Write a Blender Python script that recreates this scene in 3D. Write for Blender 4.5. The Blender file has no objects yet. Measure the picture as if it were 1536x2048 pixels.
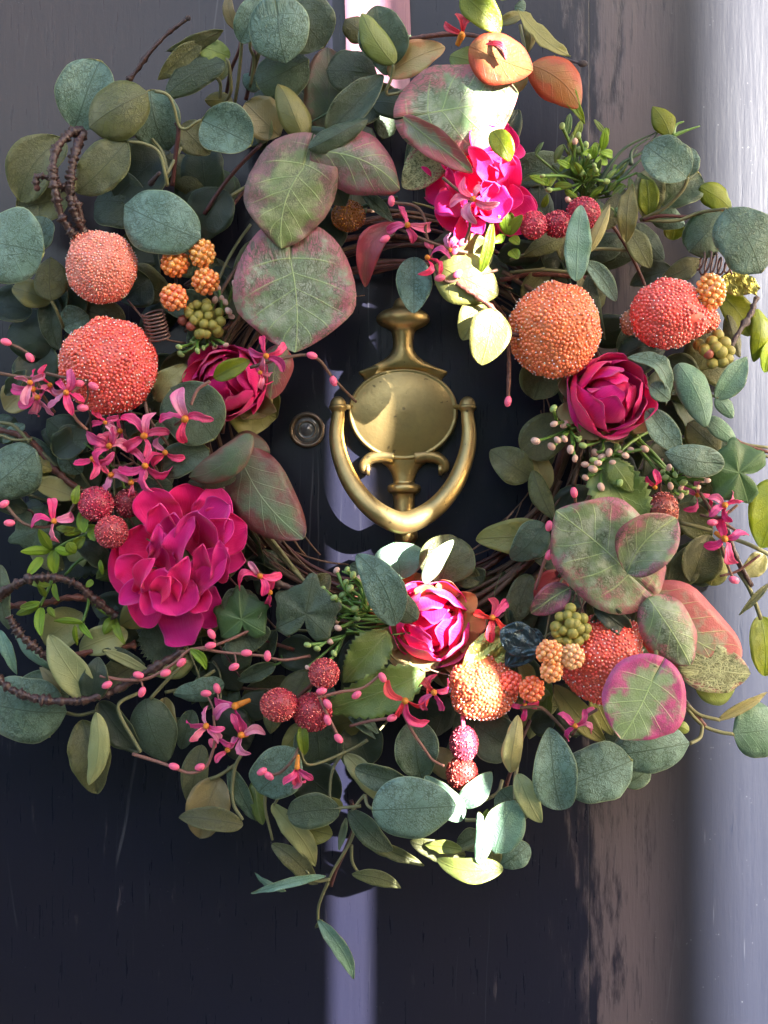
import bpy, math, random
import numpy as np
from mathutils import Vector, Matrix, noise
R = random.Random(7)
sc = bpy.context.scene
col = sc.collection
# ---------------------------------------------------------------- camera, sky, sun, exposure
S = 0.0004            # metres per photograph pixel on the door plane
D = 0.95              # camera distance from the door
ZC = 1.50             # camera height
cam = bpy.data.cameras.new('camera'); co = bpy.data.objects.new('camera', cam); col.objects.link(co)
co.location = (0, -D, ZC); co.rotation_euler = (math.pi/2, 0, 0)
cam.sensor_fit = 'HORIZONTAL'; cam.sensor_width = 36; cam.lens = 36*D/(1536*S)
cam.clip_start = 0.01; cam.clip_end = 500
sc.camera = co
SUN = Vector((1.0, -1.0, 0.42)).normalized()
w = bpy.data.worlds.new('World'); sc.world = w; w.use_nodes = True
nt = w.node_tree; bg = nt.nodes['Background']
sky = nt.nodes.new('ShaderNodeTexSky'); sky.sky_type = 'NISHITA'; sky.sun_disc = False
sky.sun_elevation = math.asin(SUN.z); sky.sun_rotation = math.radians(135)
sky.air_density = 1.0; sky.dust_density = 3.0; sky.ozone_density = 0.5
nt.links.new(sky.outputs[0], bg.inputs[0]); bg.inputs[1].default_value = 0.06
sl = bpy.data.lights.new('sun', 'SUN'); sl.energy = 4.3; sl.angle = math.radians(0.5); sl.color = (1.0, 0.955, 0.88)
so = bpy.data.objects.new('sun', sl); col.objects.link(so); so.location = (3, -3, 4)
so.rotation_euler = SUN.to_track_quat('Z', 'Y').to_euler()
sc.view_settings.view_transform = 'Standard'; sc.view_settings.look = 'None'
sc.view_settings.exposure = 3.78; sc.view_settings.gamma = 1.0
sc.cycles.max_bounces = 8; sc.cycles.sample_clamp_indirect = 6

# ---------------------------------------------------------------- helpers
def P(px, py, h=0.0):
    k = S*(D-h)/D
    return Vector(((px-768)*k, -h, ZC-(py-1024)*k))
def sz(px, h=0.0): return px*S*(D-h)/D

WORLD = {}
def place(o, parent, loc):
    loc = Vector(loc); WORLD[o.name] = loc
    if parent is not None:
        o.parent = parent; o.location = loc-WORLD[parent.name]
    else: o.location = loc
def empty(name, parent, loc, **props):
    o = bpy.data.objects.new(name, None); col.objects.link(o); o.empty_display_size = .01
    place(o, parent, loc)
    for k, v in props.items(): o[k] = v
    return o
def mesh_data(name, V, F, mats, smooth=True, fmat=None, uvs=None, cols=None):
    me = bpy.data.meshes.new(name)
    me.from_pydata([tuple(v) for v in V], [], [tuple(f) for f in F])
    for m in mats: me.materials.append(m)
    if fmat is not None: me.polygons.foreach_set('material_index', fmat)
    if smooth: me.polygons.foreach_set('use_smooth', [True]*len(me.polygons))
    if uvs:
        li = np.zeros(len(me.loops), dtype=np.int32); me.loops.foreach_get('vertex_index', li)
        for nm, arr in uvs.items():
            u = me.uv_layers.new(name=nm); u.data.foreach_set('uv', np.asarray(arr, dtype=np.float32)[li].ravel())
    if cols is not None:
        a = me.color_attributes.new('col', 'FLOAT_COLOR', 'POINT'); a.data.foreach_set('color', np.asarray(cols, dtype=np.float32).ravel())
    me.update(); return me
def link(name, me, parent, loc, **props):
    o = bpy.data.objects.new(name, me); col.objects.link(o); place(o, parent, loc)
    for k, v in props.items(): o[k] = v
    return o
def obj(name, V, F, mats, parent, origin, props=None, **kw):
    origin = Vector(origin)
    A = np.asarray(V, dtype=float)-np.array(origin)
    return link(name, mesh_data(name, A, F, mats, **kw), parent, origin, **(props or {}))

# ---------------------------------------------------------------- materials
class N:
    def __init__(s, name):
        s.m = bpy.data.materials.new(name); s.m.use_nodes = True; s.t = s.m.node_tree; s.n = s.t.nodes
        s.b = s.n['Principled BSDF']; s.out = s.n['Material Output']
    def add(s, typ, ins=None, **at):
        x = s.n.new(typ)
        for k, v in at.items(): setattr(x, k, v)
        for k, v in (ins or {}).items():
            if isinstance(v, bpy.types.NodeSocket): s.t.links.new(v, x.inputs[k])
            else: x.inputs[k].default_value = v
        return x
    def math(s, op, a, b=0.0, c=0.0, clamp=False):
        x = s.add('ShaderNodeMath', {0: a, 1: b, 2: c}, operation=op, use_clamp=clamp); return x.outputs[0]
    def ss(s, v, a, b):
        x = s.add('ShaderNodeMapRange', {0: v, 1: a, 2: b}, interpolation_type='SMOOTHSTEP'); return x.outputs[0]
    def mix(s, f, a, b, bt='MIX'):
        x = s.add('ShaderNodeMix', data_type='RGBA', blend_type=bt)
        for k, v in ((0, f), (6, a), (7, b)):
            if isinstance(v, bpy.types.NodeSocket): s.t.links.new(v, x.inputs[k])
            else: x.inputs[k].default_value = v if k == 0 else (v if len(v) == 4 else (*v, 1))
        return x.outputs[2]
    def noise(s, vec, scale, detail=3, rough=.5, dist=0):
        x = s.add('ShaderNodeTexNoise', {'Scale': scale, 'Detail': detail, 'Roughness': rough, 'Distortion': dist})
        if vec is not None: s.t.links.new(vec, x.inputs['Vector'])
        return x.outputs[0]
    def set(s, **kw):
        for k, v in kw.items():
            k = {'base': 'Base Color', 'rough': 'Roughness', 'metal': 'Metallic', 'coat': 'Coat Weight', 'coatr': 'Coat Roughness',
                 'sss': 'Subsurface Weight', 'normal': 'Normal', 'spec': 'Specular IOR Level', 'sheen': 'Sheen Weight', 'trans': 'Transmission Weight', 'ior': 'IOR'}.get(k, k)
            if isinstance(v, bpy.types.NodeSocket): s.t.links.new(v, s.b.inputs[k])
            else: s.b.inputs[k].default_value = (*v, 1) if k == 'Base Color' else v
        return s
    def bump(s, h, strength=.3, dist=.001):
        return s.add('ShaderNodeBump', {'Height': h, 'Strength': strength, 'Distance': dist}).outputs[0]
    def obj(s): return s.add('ShaderNodeTexCoord').outputs['Object']
    def rnd(s): return s.add('ShaderNodeObjectInfo').outputs['Random']

def leaf_mat(name, c1, c2, vein=(0.03, .06, .04), vstr=.5, retic=.5, rim=None, rimw=0.5, edge=(.35, .42, .25), transl=.22, rough=.5, tip=None, tcol=None, mot=40, netc=None):
    m = N(name); uv = m.add('ShaderNodeUVMap', uv_map='norm').outputs[0]; cm = m.add('ShaderNodeUVMap', uv_map='cm').outputs[0]
    sep = m.add('ShaderNodeSeparateXYZ', {0: uv}); s_ = sep.outputs[0]; t = m.math('ABSOLUTE', sep.outputs[1])
    sc_ = m.add('ShaderNodeSeparateXYZ', {0: cm}); v_ = m.math('ABSOLUTE', sc_.outputs[1])
    r = m.rnd(); ob = m.add('ShaderNodeVectorMath', {0: m.obj(), 1: m.add('ShaderNodeCombineXYZ', {0: r, 1: r, 2: r}).outputs[0]}, operation='ADD').outputs[0]
    n1 = m.noise(ob, mot, 4, .6)
    base = m.mix(m.ss(n1, .35, .68), c1, c2)
    if rim:
        n2 = m.noise(ob, 55, 6, .7)
        k = m.math('ADD', t, m.math('MULTIPLY', m.math('SUBTRACT', n2, .5), 2.6))
        if tip: k = m.math('ADD', k, m.math('MULTIPLY', s_, tip))
        base = m.mix(m.ss(k, 1-rimw, 1.12-rimw*.35), base, rim)
    # fine network of veins, then side veins, then the midrib
    dn = m.add('ShaderNodeTexNoise', {'Vector': cm, 'Scale': 2.0, 'Detail': 2}).outputs[1]
    cmd = m.add('ShaderNodeVectorMath', {0: cm, 1: dn}, operation='ADD').outputs[0]
    vo = m.add('ShaderNodeTexVoronoi', {'Vector': cmd, 'Scale': 1.9}, feature='DISTANCE_TO_EDGE').outputs[0]
    vo2 = m.add('ShaderNodeTexVoronoi', {'Vector': cmd, 'Scale': 4.6}, feature='DISTANCE_TO_EDGE').outputs[0]
    net = m.math('MAXIMUM', m.math('SUBTRACT', 1, m.ss(vo, .0, .12)), m.math('MULTIPLY', m.math('SUBTRACT', 1, m.ss(vo2, .0, .17)), .7))
    brk = m.ss(m.noise(ob, 90, 2), .22, .55)
    net = m.math('MULTIPLY', m.math('MULTIPLY', net, brk), retic)
    sv = m.math('FRACT', m.math('SUBTRACT', m.math('MULTIPLY', s_, 5.5), m.math('MULTIPLY', m.math('POWER', t, .8), 2.0)))
    sv = m.math('ABSOLUTE', m.math('SUBTRACT', sv, .5))
    side = m.math('MULTIPLY', m.math('SUBTRACT', 1, m.ss(sv, .015, .055)), m.math('SUBTRACT', 1, m.ss(t, .55, .95)))
    mid = m.math('SUBTRACT', 1, m.ss(v_, .02, .07))
    if netc: base = m.mix(m.math('MULTIPLY', net, m.ss(m.noise(ob, 55, 3), .38, .55)), base, netc); net_ = net; net = m.math('MULTIPLY', net, .12)
    allv = m.math('MAXIMUM', m.math('MAXIMUM', m.math('MULTIPLY', side, .75), mid), net)
    base = m.mix(m.math('MULTIPLY', allv, vstr), base, vein)
    if edge: base = m.mix(m.math('MULTIPLY', m.ss(t, .955, .99), .7), base, edge)
    hsv = m.add('ShaderNodeHueSaturation', {'Hue': m.math('MULTIPLY_ADD', r, .03, .485), 'Value': m.math('MULTIPLY_ADD', r, .45, .78), 'Color': base, 'Saturation': 1.05}).outputs[0]
    wv = m.noise(ob, 900, 2)
    h = m.math('ADD', m.math('MULTIPLY', allv, -.6), m.math('ADD', m.math('MULTIPLY', wv, .5), m.math('MULTIPLY', m.noise(ob, 120, 3), 1.2)))
    bp = m.bump(h, .7, .0008)
    m.set(base=hsv, rough=m.math('MULTIPLY_ADD', n1, .25, rough-.20), normal=bp, spec=.55)
    tb = m.add('ShaderNodeBsdfTranslucent', {'Color': m.mix(.75, hsv, tcol or (.42, .50, .06), 'MIX') if tcol is not False else hsv})
    mx = m.add('ShaderNodeMixShader', {0: transl, 1: m.b.outputs[0], 2: tb.outputs[0]})
    m.t.links.new(mx.outputs[0], m.out.inputs[0]); return m.m

LM = {}
under = leaf_mat('underside khaki', (.27, .265, .10), (.21, .205, .07), vein=(.13, .13, .05), vstr=.35, retic=.15, edge=None, transl=.25)
LM['T'] = leaf_mat('blue green leaf', (.135, .225, .170), (.200, .310, .255), vein=(.024, .050, .035), vstr=.72, retic=1.0)
LM['TL'] = leaf_mat('pale sage leaf', (.17, .30, .20), (.23, .36, .29), vein=(.08, .16, .11), vstr=.45, retic=.7)
LM['T2'] = leaf_mat('deep sage leaf', (.062, .098, .056), (.100, .142, .095), vein=(.018, .032, .018), vstr=.72, retic=.95)
LM['G'] = leaf_mat('olive leaf', (.125, .130, .045), (.165, .165, .080), vein=(.035, .042, .022), vstr=.7, retic=.85, edge=(.2, .24, .1))
LM['U'] = leaf_mat('khaki leaf', (.26, .24, .075), (.20, .19, .06), vein=(.09, .085, .035), vstr=.4, retic=.2, edge=None)
LM['D'] = leaf_mat('dark green leaf', (.018, .030, .017), (.032, .050, .030), vein=(.012, .022, .016), vstr=.5, retic=.4, edge=(.1, .15, .07))
LM['Y'] = leaf_mat('yellow green leaf', (.25, .29, .08), (.19, .24, .06), vein=(.14, .16, .05), vstr=.4, retic=.2, edge=None)
LM['YB'] = leaf_mat('bright yellow green leaf', (.24, .28, .015), (.15, .21, .02), vein=(.06, .10, .02), vstr=.5, retic=.35, edge=None, transl=.4)
LM['YP'] = leaf_mat('pale cream green leaf', (.40, .41, .19), (.33, .36, .17), vein=(.25, .25, .1), vstr=.3, retic=.2, edge=None, transl=.3)
LM['TAN'] = leaf_mat('tan leaf back', (.34, .29, .13), (.27, .23, .10), vein=(.2, .16, .08), vstr=.4, retic=.1, edge=None, tcol=(.55, .35, .12))
LM['PE'] = leaf_mat('peach leaf', (.50, .36, .20), (.42, .34, .15), vein=(.3, .2, .1), vstr=.4, retic=.1, edge=None, rim=(.55, .25, .15), rimw=.45, tcol=(.6, .35, .12), transl=.3)
LM['O'] = leaf_mat('orange blushed leaf', (.42, .17, .06), (.34, .20, .07), vein=(.2, .1, .04), vstr=.5, retic=.1, edge=None, rim=(.50, .12, .06), rimw=.7, tcol=(.6, .16, .05), transl=.3)
VG = dict(vein=(.40, .50, .20), vstr=.7, edge=None, transl=.15, mot=90, netc=(.045, .055, .035))
LM['V'] = leaf_mat('mottled heart leaf', (.17, .235, .115), (.34, .36, .26), rim=(.42, .13, .17), rimw=.50, retic=.95, **VG)
LM['VL'] = leaf_mat('lime centred heart leaf', (.17, .23, .08), (.30, .33, .16), rim=(.27, .13, .13), rimw=.62, retic=.8, **VG)
LM['VP'] = leaf_mat('pink blushed mottled leaf', (.15, .19, .11), (.27, .21, .19), rim=(.36, .10, .15), rimw=.85, retic=.8, **VG)
LM['VK'] = leaf_mat('pink edged heart leaf', (.22, .28, .13), (.30, .35, .21), rim=(.50, .08, .26), rimw=.60, retic=.35, **VG)
LM['VS'] = leaf_mat('rose tinted pale leaf', (.30, .30, .22), (.27, .30, .17), rim=(.50, .13, .13), rimw=.7, tip=.5, retic=.15, **VG)
LM['VR'] = leaf_mat('netted leaf', (.10, .12, .05), (.15, .15, .07), rim=(.35, .12, .12), rimw=.3, retic=1.6, vein=(.48, .50, .26), vstr=.8, edge=None, transl=.1)
LM['VD'] = leaf_mat('dark mottled leaf', (.055, .085, .045), (.12, .09, .07), rim=(.14, .06, .055), rimw=.5, retic=.3, vein=(.10, .15, .06), vstr=.4, edge=None)
LM['MAR'] = leaf_mat('maroon edged leaf', (.11, .17, .09), (.14, .13, .09), rim=(.16, .035, .05), rimw=.75, retic=.15, vein=(.28, .36, .20), vstr=.65, edge=None)
LM['P'] = leaf_mat('crimson leaf', (.34, .06, .09), (.26, .09, .07), rim=(.4, .06, .08), rimw=.8, retic=.1, vein=(.3, .1, .1), vstr=.3, edge=None)
LM['GG'] = leaf_mat('fresh green serrate leaf', (.13, .20, .045), (.17, .24, .075), vein=(.30, .36, .14), vstr=.5, retic=.15, edge=None)
LM['I'] = leaf_mat('ivy leaf', (.035, .085, .030), (.06, .13, .05), vein=(.20, .30, .12), vstr=.5, retic=.25, edge=None)
LM['BX'] = leaf_mat('small lime leaf', (.24, .36, .035), (.18, .29, .03), vein=(.12, .2, .03), vstr=.4, retic=0, edge=None, transl=.3)
LM['TW'] = leaf_mat('whitish sage leaf', (.36, .46, .26), (.42, .50, .36), vein=(.25, .33, .18), vstr=.3, retic=.3, edge=None, transl=.3)
LM['PK'] = leaf_mat('pink silk petal', (.85, .07, .24), (.90, .18, .38), vein=(.55, .03, .14), vstr=.35, retic=0, edge=None, tcol=(.8, .08, .25), transl=.25, mot=60)
LM['PKL'] = leaf_mat('light pink silk petal', (.88, .22, .42), (.92, .42, .58), vein=(.7, .07, .2), vstr=.35, retic=0, edge=None, tcol=(.8, .2, .35), transl=.25, mot=60)
LM['PKR'] = leaf_mat('coral silk petal', (.85, .07, .10), (.88, .14, .16), vein=(.55, .03, .05), vstr=.3, retic=0, edge=None, tcol=(.8, .1, .1), transl=.25)
def metal_leaf(name, c1, c2):
    m = N(name); o = m.obj(); n = m.noise(o, 70, 4, .6, 1.5)
    m.set(base=m.mix(n, c1, c2), metal=.75, rough=.28, normal=m.bump(m.noise(o, 140, 3, .6, 1), .8, .003)); return m.m
LM['GOLD'] = metal_leaf('gold lame leaf', (.50, .40, .08), (.30, .34, .12))
LM['STEEL'] = metal_leaf('dark lame leaf', (.03, .05, .06), (.09, .12, .14))

def simple(name, c, rough=.5, c2=None, nscale=80, bump=0, bscale=300, **kw):
    m = N(name); o = m.obj()
    base = m.mix(m.noise(o, nscale, 4, .6), c, c2 or tuple(x*.7 for x in c))
    m.set(base=base, rough=rough, **kw)
    if bump: m.set(normal=m.bump(m.noise(o, bscale, 3), bump, .001))
    return m.m
STEM = simple('pale green stem', (.20, .21, .085), .5, (.14, .12, .06))
STEMG = simple('bright green stem', (.12, .24, .04), .4, (.09, .17, .03))
STEMD = simple('dark green stem', (.04, .08, .035), .45)
STEMR = simple('red brown stem', (.10, .022, .020), .45, (.05, .018, .016))
TWIG = simple('brown paper twig', (.16, .085, .055), .6, (.10, .05, .035), bump=.5)
TWIGP = simple('pinkish twig', (.28, .13, .10), .6, (.2, .08, .06), bump=.5)
BARK = simple('dark knobbly bark', (.035, .014, .014), .35, (.07, .034, .030), nscale=250, bump=1.0, bscale=400)
BARKR = simple('red brown bark', (.17, .055, .04), .45, (.09, .03, .022), nscale=250, bump=1.0, bscale=400)
BARKG = simple('grey bark', (.10, .07, .075), .55, (.06, .04, .045), nscale=250, bump=1.0, bscale=400)
VINE = simple('grapevine', (.09, .045, .03), .6, (.16, .09, .055), nscale=150, bump=.8)
BUDPK = simple('pink bud', (.86, .07, .19), .35, (.92, .20, .32), nscale=60)
SEEDW = simple('cream pink seed', (.68, .50, .40), .4, (.60, .30, .26), nscale=50)
SEEDG = simple('green seed', (.22, .38, .09), .4, (.35, .40, .16), nscale=50)
CENT = simple('orange flower centre', (.65, .25, .02), .5, (.55, .14, .01), nscale=200)
GRAPE = N('yellow green berry'); _o = GRAPE.obj()
GRAPE.set(base=GRAPE.mix(GRAPE.ss(GRAPE.noise(_o, 70, 3), .45, .75), (.28, .27, .045), (.28, .13, .06)), rough=.38, spec=.5, normal=GRAPE.bump(GRAPE.noise(_o, 500, 2), .4, .0006)); GRAPE = GRAPE.m
GRAPER = simple('dull red berry', (.35, .06, .05), .35, (.28, .10, .06), nscale=50)
IRON = simple('rusty wire', (.11, .055, .045), .4, (.2, .11, .09), metal=.4)

def petal_mat(name, c1, c2, c3, transl=.3):
    m = N(name); uv = m.add('ShaderNodeUVMap', uv_map='norm').outputs[0]; sep = m.add('ShaderNodeSeparateXYZ', {0: uv})
    s_, t = sep.outputs[0], m.math('ABSOLUTE', sep.outputs[1])
    st = m.add('ShaderNodeVectorMath', {0: uv, 1: (1.2, 16, 1)}, operation='MULTIPLY').outputs[0]
    n = m.noise(st, 2.0, 3, .6)
    base = m.mix(m.ss(s_, .25, 1.0), c1, c2)
    base = m.mix(m.math('MULTIPLY', m.ss(n, .45, .8), .35), base, c3)
    base = m.mix(m.math('MULTIPLY', m.math('MAXIMUM', m.ss(t, .93, 1), m.ss(s_, .955, 1)), .45), base, c3)
    hs = m.add('ShaderNodeHueSaturation', {'Hue': m.math('MULTIPLY_ADD', m.rnd(), .02, .49), 'Value': m.math('MULTIPLY_ADD', m.rnd(), .35, .82), 'Color': base}).outputs[0]
    h = m.math('ADD', n, m.noise(m.obj(), 90, 3, .6, .6))
    m.set(base=hs, rough=.52, normal=m.bump(h, .5, .0012), sheen=.25, spec=.3)
    tb = m.add('ShaderNodeBsdfTranslucent', {'Color': hs})
    mx = m.add('ShaderNodeMixShader', {0: transl, 1: m.b.outputs[0], 2: tb.outputs[0]})
    m.t.links.new(mx.outputs[0], m.out.inputs[0]); return m.m
PET = petal_mat('magenta silk', (.82, .003, .19), (.95, .010, .31), (.98, .13, .48))
PETD = petal_mat('crimson silk', (.76, .002, .15), (.92, .007, .25), (.92, .08, .32))
PETS = petal_mat('tan silk sepal', (.30, .26, .10), (.36, .29, .13), (.48, .30, .15))
PETO = petal_mat('apricot silk sepal', (.55, .34, .12), (.70, .28, .10), (.75, .25, .16))

def bead_mat(name, glit=False):
    m = N(name); c = m.add('ShaderNodeVertexColor', layer_name='col').outputs[0]
    if glit: m.set(base=c, rough=.25, metal=.45, spec=.8, coat=.6, coatr=.1)
    else: m.set(base=c, rough=.10, spec=.8, coat=1.0, coatr=.03, sss=.6); m.b.inputs['Subsurface Radius'].default_value = (.006, .0025, .0015)
    return m.m
BEAD = bead_mat('glass beads'); GLIT = bead_mat('sugar glitter', True)
def brass():
    m = N('worn brass'); o = m.obj(); n = m.noise(o, 35, 5, .65); n2 = m.noise(o, 400, 3); sp = m.ss(m.noise(o, 220, 2), .68, .74)
    base = m.mix(m.ss(n, .35, .7), (.50, .36, .15), (.38, .275, .12))
    base = m.mix(m.math('MULTIPLY', sp, .6), base, (.08, .06, .04))
    m.set(base=base, metal=.92, rough=m.math('MULTIPLY_ADD', n, .22, .30), normal=m.bump(m.math('ADD', n2, m.math('MULTIPLY', n, 3)), .16, .0008)); return m.m
BRASS = brass()
def door_mat(name, mauve_side):
    m = N(name); g = m.add('ShaderNodeNewGeometry').outputs['Position']
    sp = m.add('ShaderNodeSeparateXYZ', {0: g}); x, z = sp.outputs[0], sp.outputs[2]
    st = m.add('ShaderNodeVectorMath', {0: g, 1: (62, 1, 11.0)}, operation='MULTIPLY').outputs[0]
    n1 = m.noise(st, 1.5, 6, .65); 
    st2 = m.add('ShaderNodeVectorMath', {0: g, 1: (270, 1, 20.0)}, operation='MULTIPLY').outputs[0]
    n2 = m.noise(st2, 1.0, 4, .6)
    n3 = m.noise(g, 4, 3); n4 = m.noise(g, 260, 2)
    st3 = m.add('ShaderNodeVectorMath', {0: g, 1: (420, 1, 22.0)}, operation='MULTIPLY').outputs[0]
    vs = m.add('ShaderNodeTexVoronoi', {'Vector': g, 'Scale': 210.0}, feature='F1').outputs[0]
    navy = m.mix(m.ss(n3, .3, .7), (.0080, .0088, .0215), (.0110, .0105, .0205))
    # right side: mauve grey with streaks of the navy coat showing
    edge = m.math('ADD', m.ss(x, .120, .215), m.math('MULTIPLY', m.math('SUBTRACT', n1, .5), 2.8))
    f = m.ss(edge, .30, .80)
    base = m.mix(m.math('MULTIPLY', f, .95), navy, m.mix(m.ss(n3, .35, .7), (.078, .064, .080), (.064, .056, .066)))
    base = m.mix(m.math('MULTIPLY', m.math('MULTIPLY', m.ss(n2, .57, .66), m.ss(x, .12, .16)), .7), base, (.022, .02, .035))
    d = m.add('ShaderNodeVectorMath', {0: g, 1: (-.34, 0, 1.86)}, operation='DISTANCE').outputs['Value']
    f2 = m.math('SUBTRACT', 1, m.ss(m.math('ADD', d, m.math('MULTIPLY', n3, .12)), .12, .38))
    base = m.mix(m.math('MULTIPLY', f2, .9), base, (.042, .028, .028))  # lift at upper left: sky reflection painted into the base colour
    # long fine scratches, few and irregular
    dv = m.add('ShaderNodeTexNoise', {'Vector': g, 'Scale': 5.0, 'Detail': 3}).outputs[1]
    gd = m.add('ShaderNodeVectorMath', {0: g, 1: m.add('ShaderNodeVectorMath', {0: dv, 1: (.02, 0, .02)}, operation='MULTIPLY').outputs[0]}, operation='ADD').outputs[0]
    sg = m.add('ShaderNodeVectorMath', {0: gd, 1: (42, 0, 2.1)}, operation='MULTIPLY').outputs[0]
    sv = m.add('ShaderNodeTexVoronoi', {'Vector': sg, 'Scale': 1.0}, feature='DISTANCE_TO_EDGE').outputs[0]
    scr = m.math('MULTIPLY', m.math('SUBTRACT', 1, m.ss(sv, .004, .012)), m.ss(m.noise(m.add('ShaderNodeVectorMath', {0: g, 1: (18, 0, 5)}, operation='MULTIPLY').outputs[0], 1, 2), .56, .66))
    base = m.mix(m.math('MULTIPLY', scr, .12), base, (.3, .3, .34))
    base = m.mix(m.math('MULTIPLY', m.ss(x, .19, .25), .93), base, (.009, .012, .024))  # base painted darker at far right to hold down the sunlit band
    sg2 = m.add('ShaderNodeMapping', {'Vector': g, 'Rotation': (0, .22, 0), 'Scale': (260, 0, 9)}).outputs[0]
    scr2 = m.ss(m.noise(sg2, 1.0, 3, .7), .66, .74)
    base = m.mix(m.math('MULTIPLY', m.math('MULTIPLY', scr2, m.ss(x, .20, .26)), .5), base, (.085, .09, .11))
    spk = m.math('MULTIPLY', m.math('SUBTRACT', 1, m.ss(vs, .08, .16)), m.ss(m.noise(g, 60, 2), .55, .7))
    base = m.mix(m.math('MULTIPLY', spk, m.math('MULTIPLY_ADD', m.ss(x, .2, .26), .3, .18)), base, (.20, .20, .22))
    h = m.math('ADD', m.math('ADD', m.math('MULTIPLY', n1, .8), m.math('MULTIPLY', n2, m.math('MULTIPLY_ADD', f, .7, .2))), m.math('MULTIPLY', m.math('ADD', n4, spk), .2))
    m.set(base=base, rough=m.math('MULTIPLY_ADD', f, .06, m.math('MULTIPLY_ADD', n2, .12, .23)), spec=.42, coat=.0, normal=m.bump(h, m.math('MULTIPLY_ADD', m.ss(x, .19, .25), -.22, .38), .0009)); return m.m
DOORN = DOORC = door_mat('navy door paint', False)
# ---------------------------------------------------------------- shape builders
def box(V, F, x0, x1, y0, y1, z0, z1, bev=0):
    b = len(V)
    for z in (z0, z1):
        for y in (y0, y1):
            for x in (x0, x1): V.append((x, y, z))
    F += [tuple(b+i for i in f) for f in ((0, 2, 3, 1), (4, 5, 7, 6), (0, 1, 5, 4), (2, 6, 7, 3), (0, 4, 6, 2), (1, 3, 7, 5))]
def boxobj(name, dims, mat, parent=None, bevel=0, **props):
    V, F = [], []; box(V, F, *dims)
    c = ((dims[0]+dims[1])/2, (dims[2]+dims[3])/2, dims[4])
    o = obj(name, V, F, [mat], parent, c, props, smooth=False)
    if bevel: bm = o.modifiers.new('edge', 'BEVEL'); bm.width = bevel; bm.segments = 2
    return o
def catmull(pts, n):
    pts = [np.array(p, float) for p in pts]
    if len(pts) == 2: return [pts[0]*(1-i/n)+pts[1]*i/n for i in range(n+1)]
    Q = [2*pts[0]-pts[1]]+pts+[2*pts[-1]-pts[-2]]; out = []
    for i in range(1, len(Q)-2):
        for k in range(n):
            t = k/n; a, b, c, d = Q[i-1:i+3]
            out.append(.5*((2*b)+(c-a)*t+(2*a-5*b+4*c-d)*t*t+(-a+3*b-3*c+d)*t**3))
    out.append(pts[-1]); return out
def tube_geo(pts, rad, V, F, seg=7, knob=0, closed_ends=True, squash=1.0):
    """pts Nx3 world points, rad per point."""
    pts = np.asarray(pts, float); n = len(pts); b0 = len(V)
    T = np.gradient(pts, axis=0); T /= np.linalg.norm(T, axis=1)[:, None]+1e-12
    ref = np.array((0, -1., 0)) if abs(T[0][1]) < .9 else np.array((0, 0, 1.))
    u = np.cross(T[0], ref); u /= np.linalg.norm(u)
    for i in range(n):
        u = u-T[i]*np.dot(u, T[i]); u /= np.linalg.norm(u)+1e-12; v = np.cross(T[i], u)
        for k in range(seg):
            a = 2*math.pi*k/seg; r = rad[i]*(1+(knob*(R.random()-.4) if knob else 0))
            V.append(tuple(pts[i]+u*math.cos(a)*r+v*math.sin(a)*r*squash))
    for i in range(n-1):
        for k in range(seg):
            k2 = (k+1) % seg; F.append((b0+i*seg+k, b0+i*seg+k2, b0+(i+1)*seg+k2, b0+(i+1)*seg+k))
    F.append(tuple(b0+k for k in reversed(range(seg)))); F.append(tuple(b0+(n-1)*seg+k for k in range(seg)))
def stem(name, pts, r, mat, parent, n=6, r2=None, knob=0, seg=7, nodes=0, props=None):
    """pts: (px,py,h_cm); r in photo pixels."""
    C = catmull([(p[0], p[1], p[2]) for p in pts], n)
    W = [P(c[0], c[1], c[2]/100) for c in C]; m = len(W)
    rad = [sz(r+(r2-r)*i/(m-1) if r2 is not None else r) for i in range(m)]
    if nodes:
        for i in range(m):
            if (i+R.randrange(3)) % nodes == 0: rad[i] *= R.uniform(1.25, 1.7)
            else: rad[i] *= R.uniform(.78, 1.12)
    V, F = [], []; tube_geo([tuple(q) for q in W], rad, V, F, seg, knob)
    return obj(name, V, F, [mat], parent, W[0], props)

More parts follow.
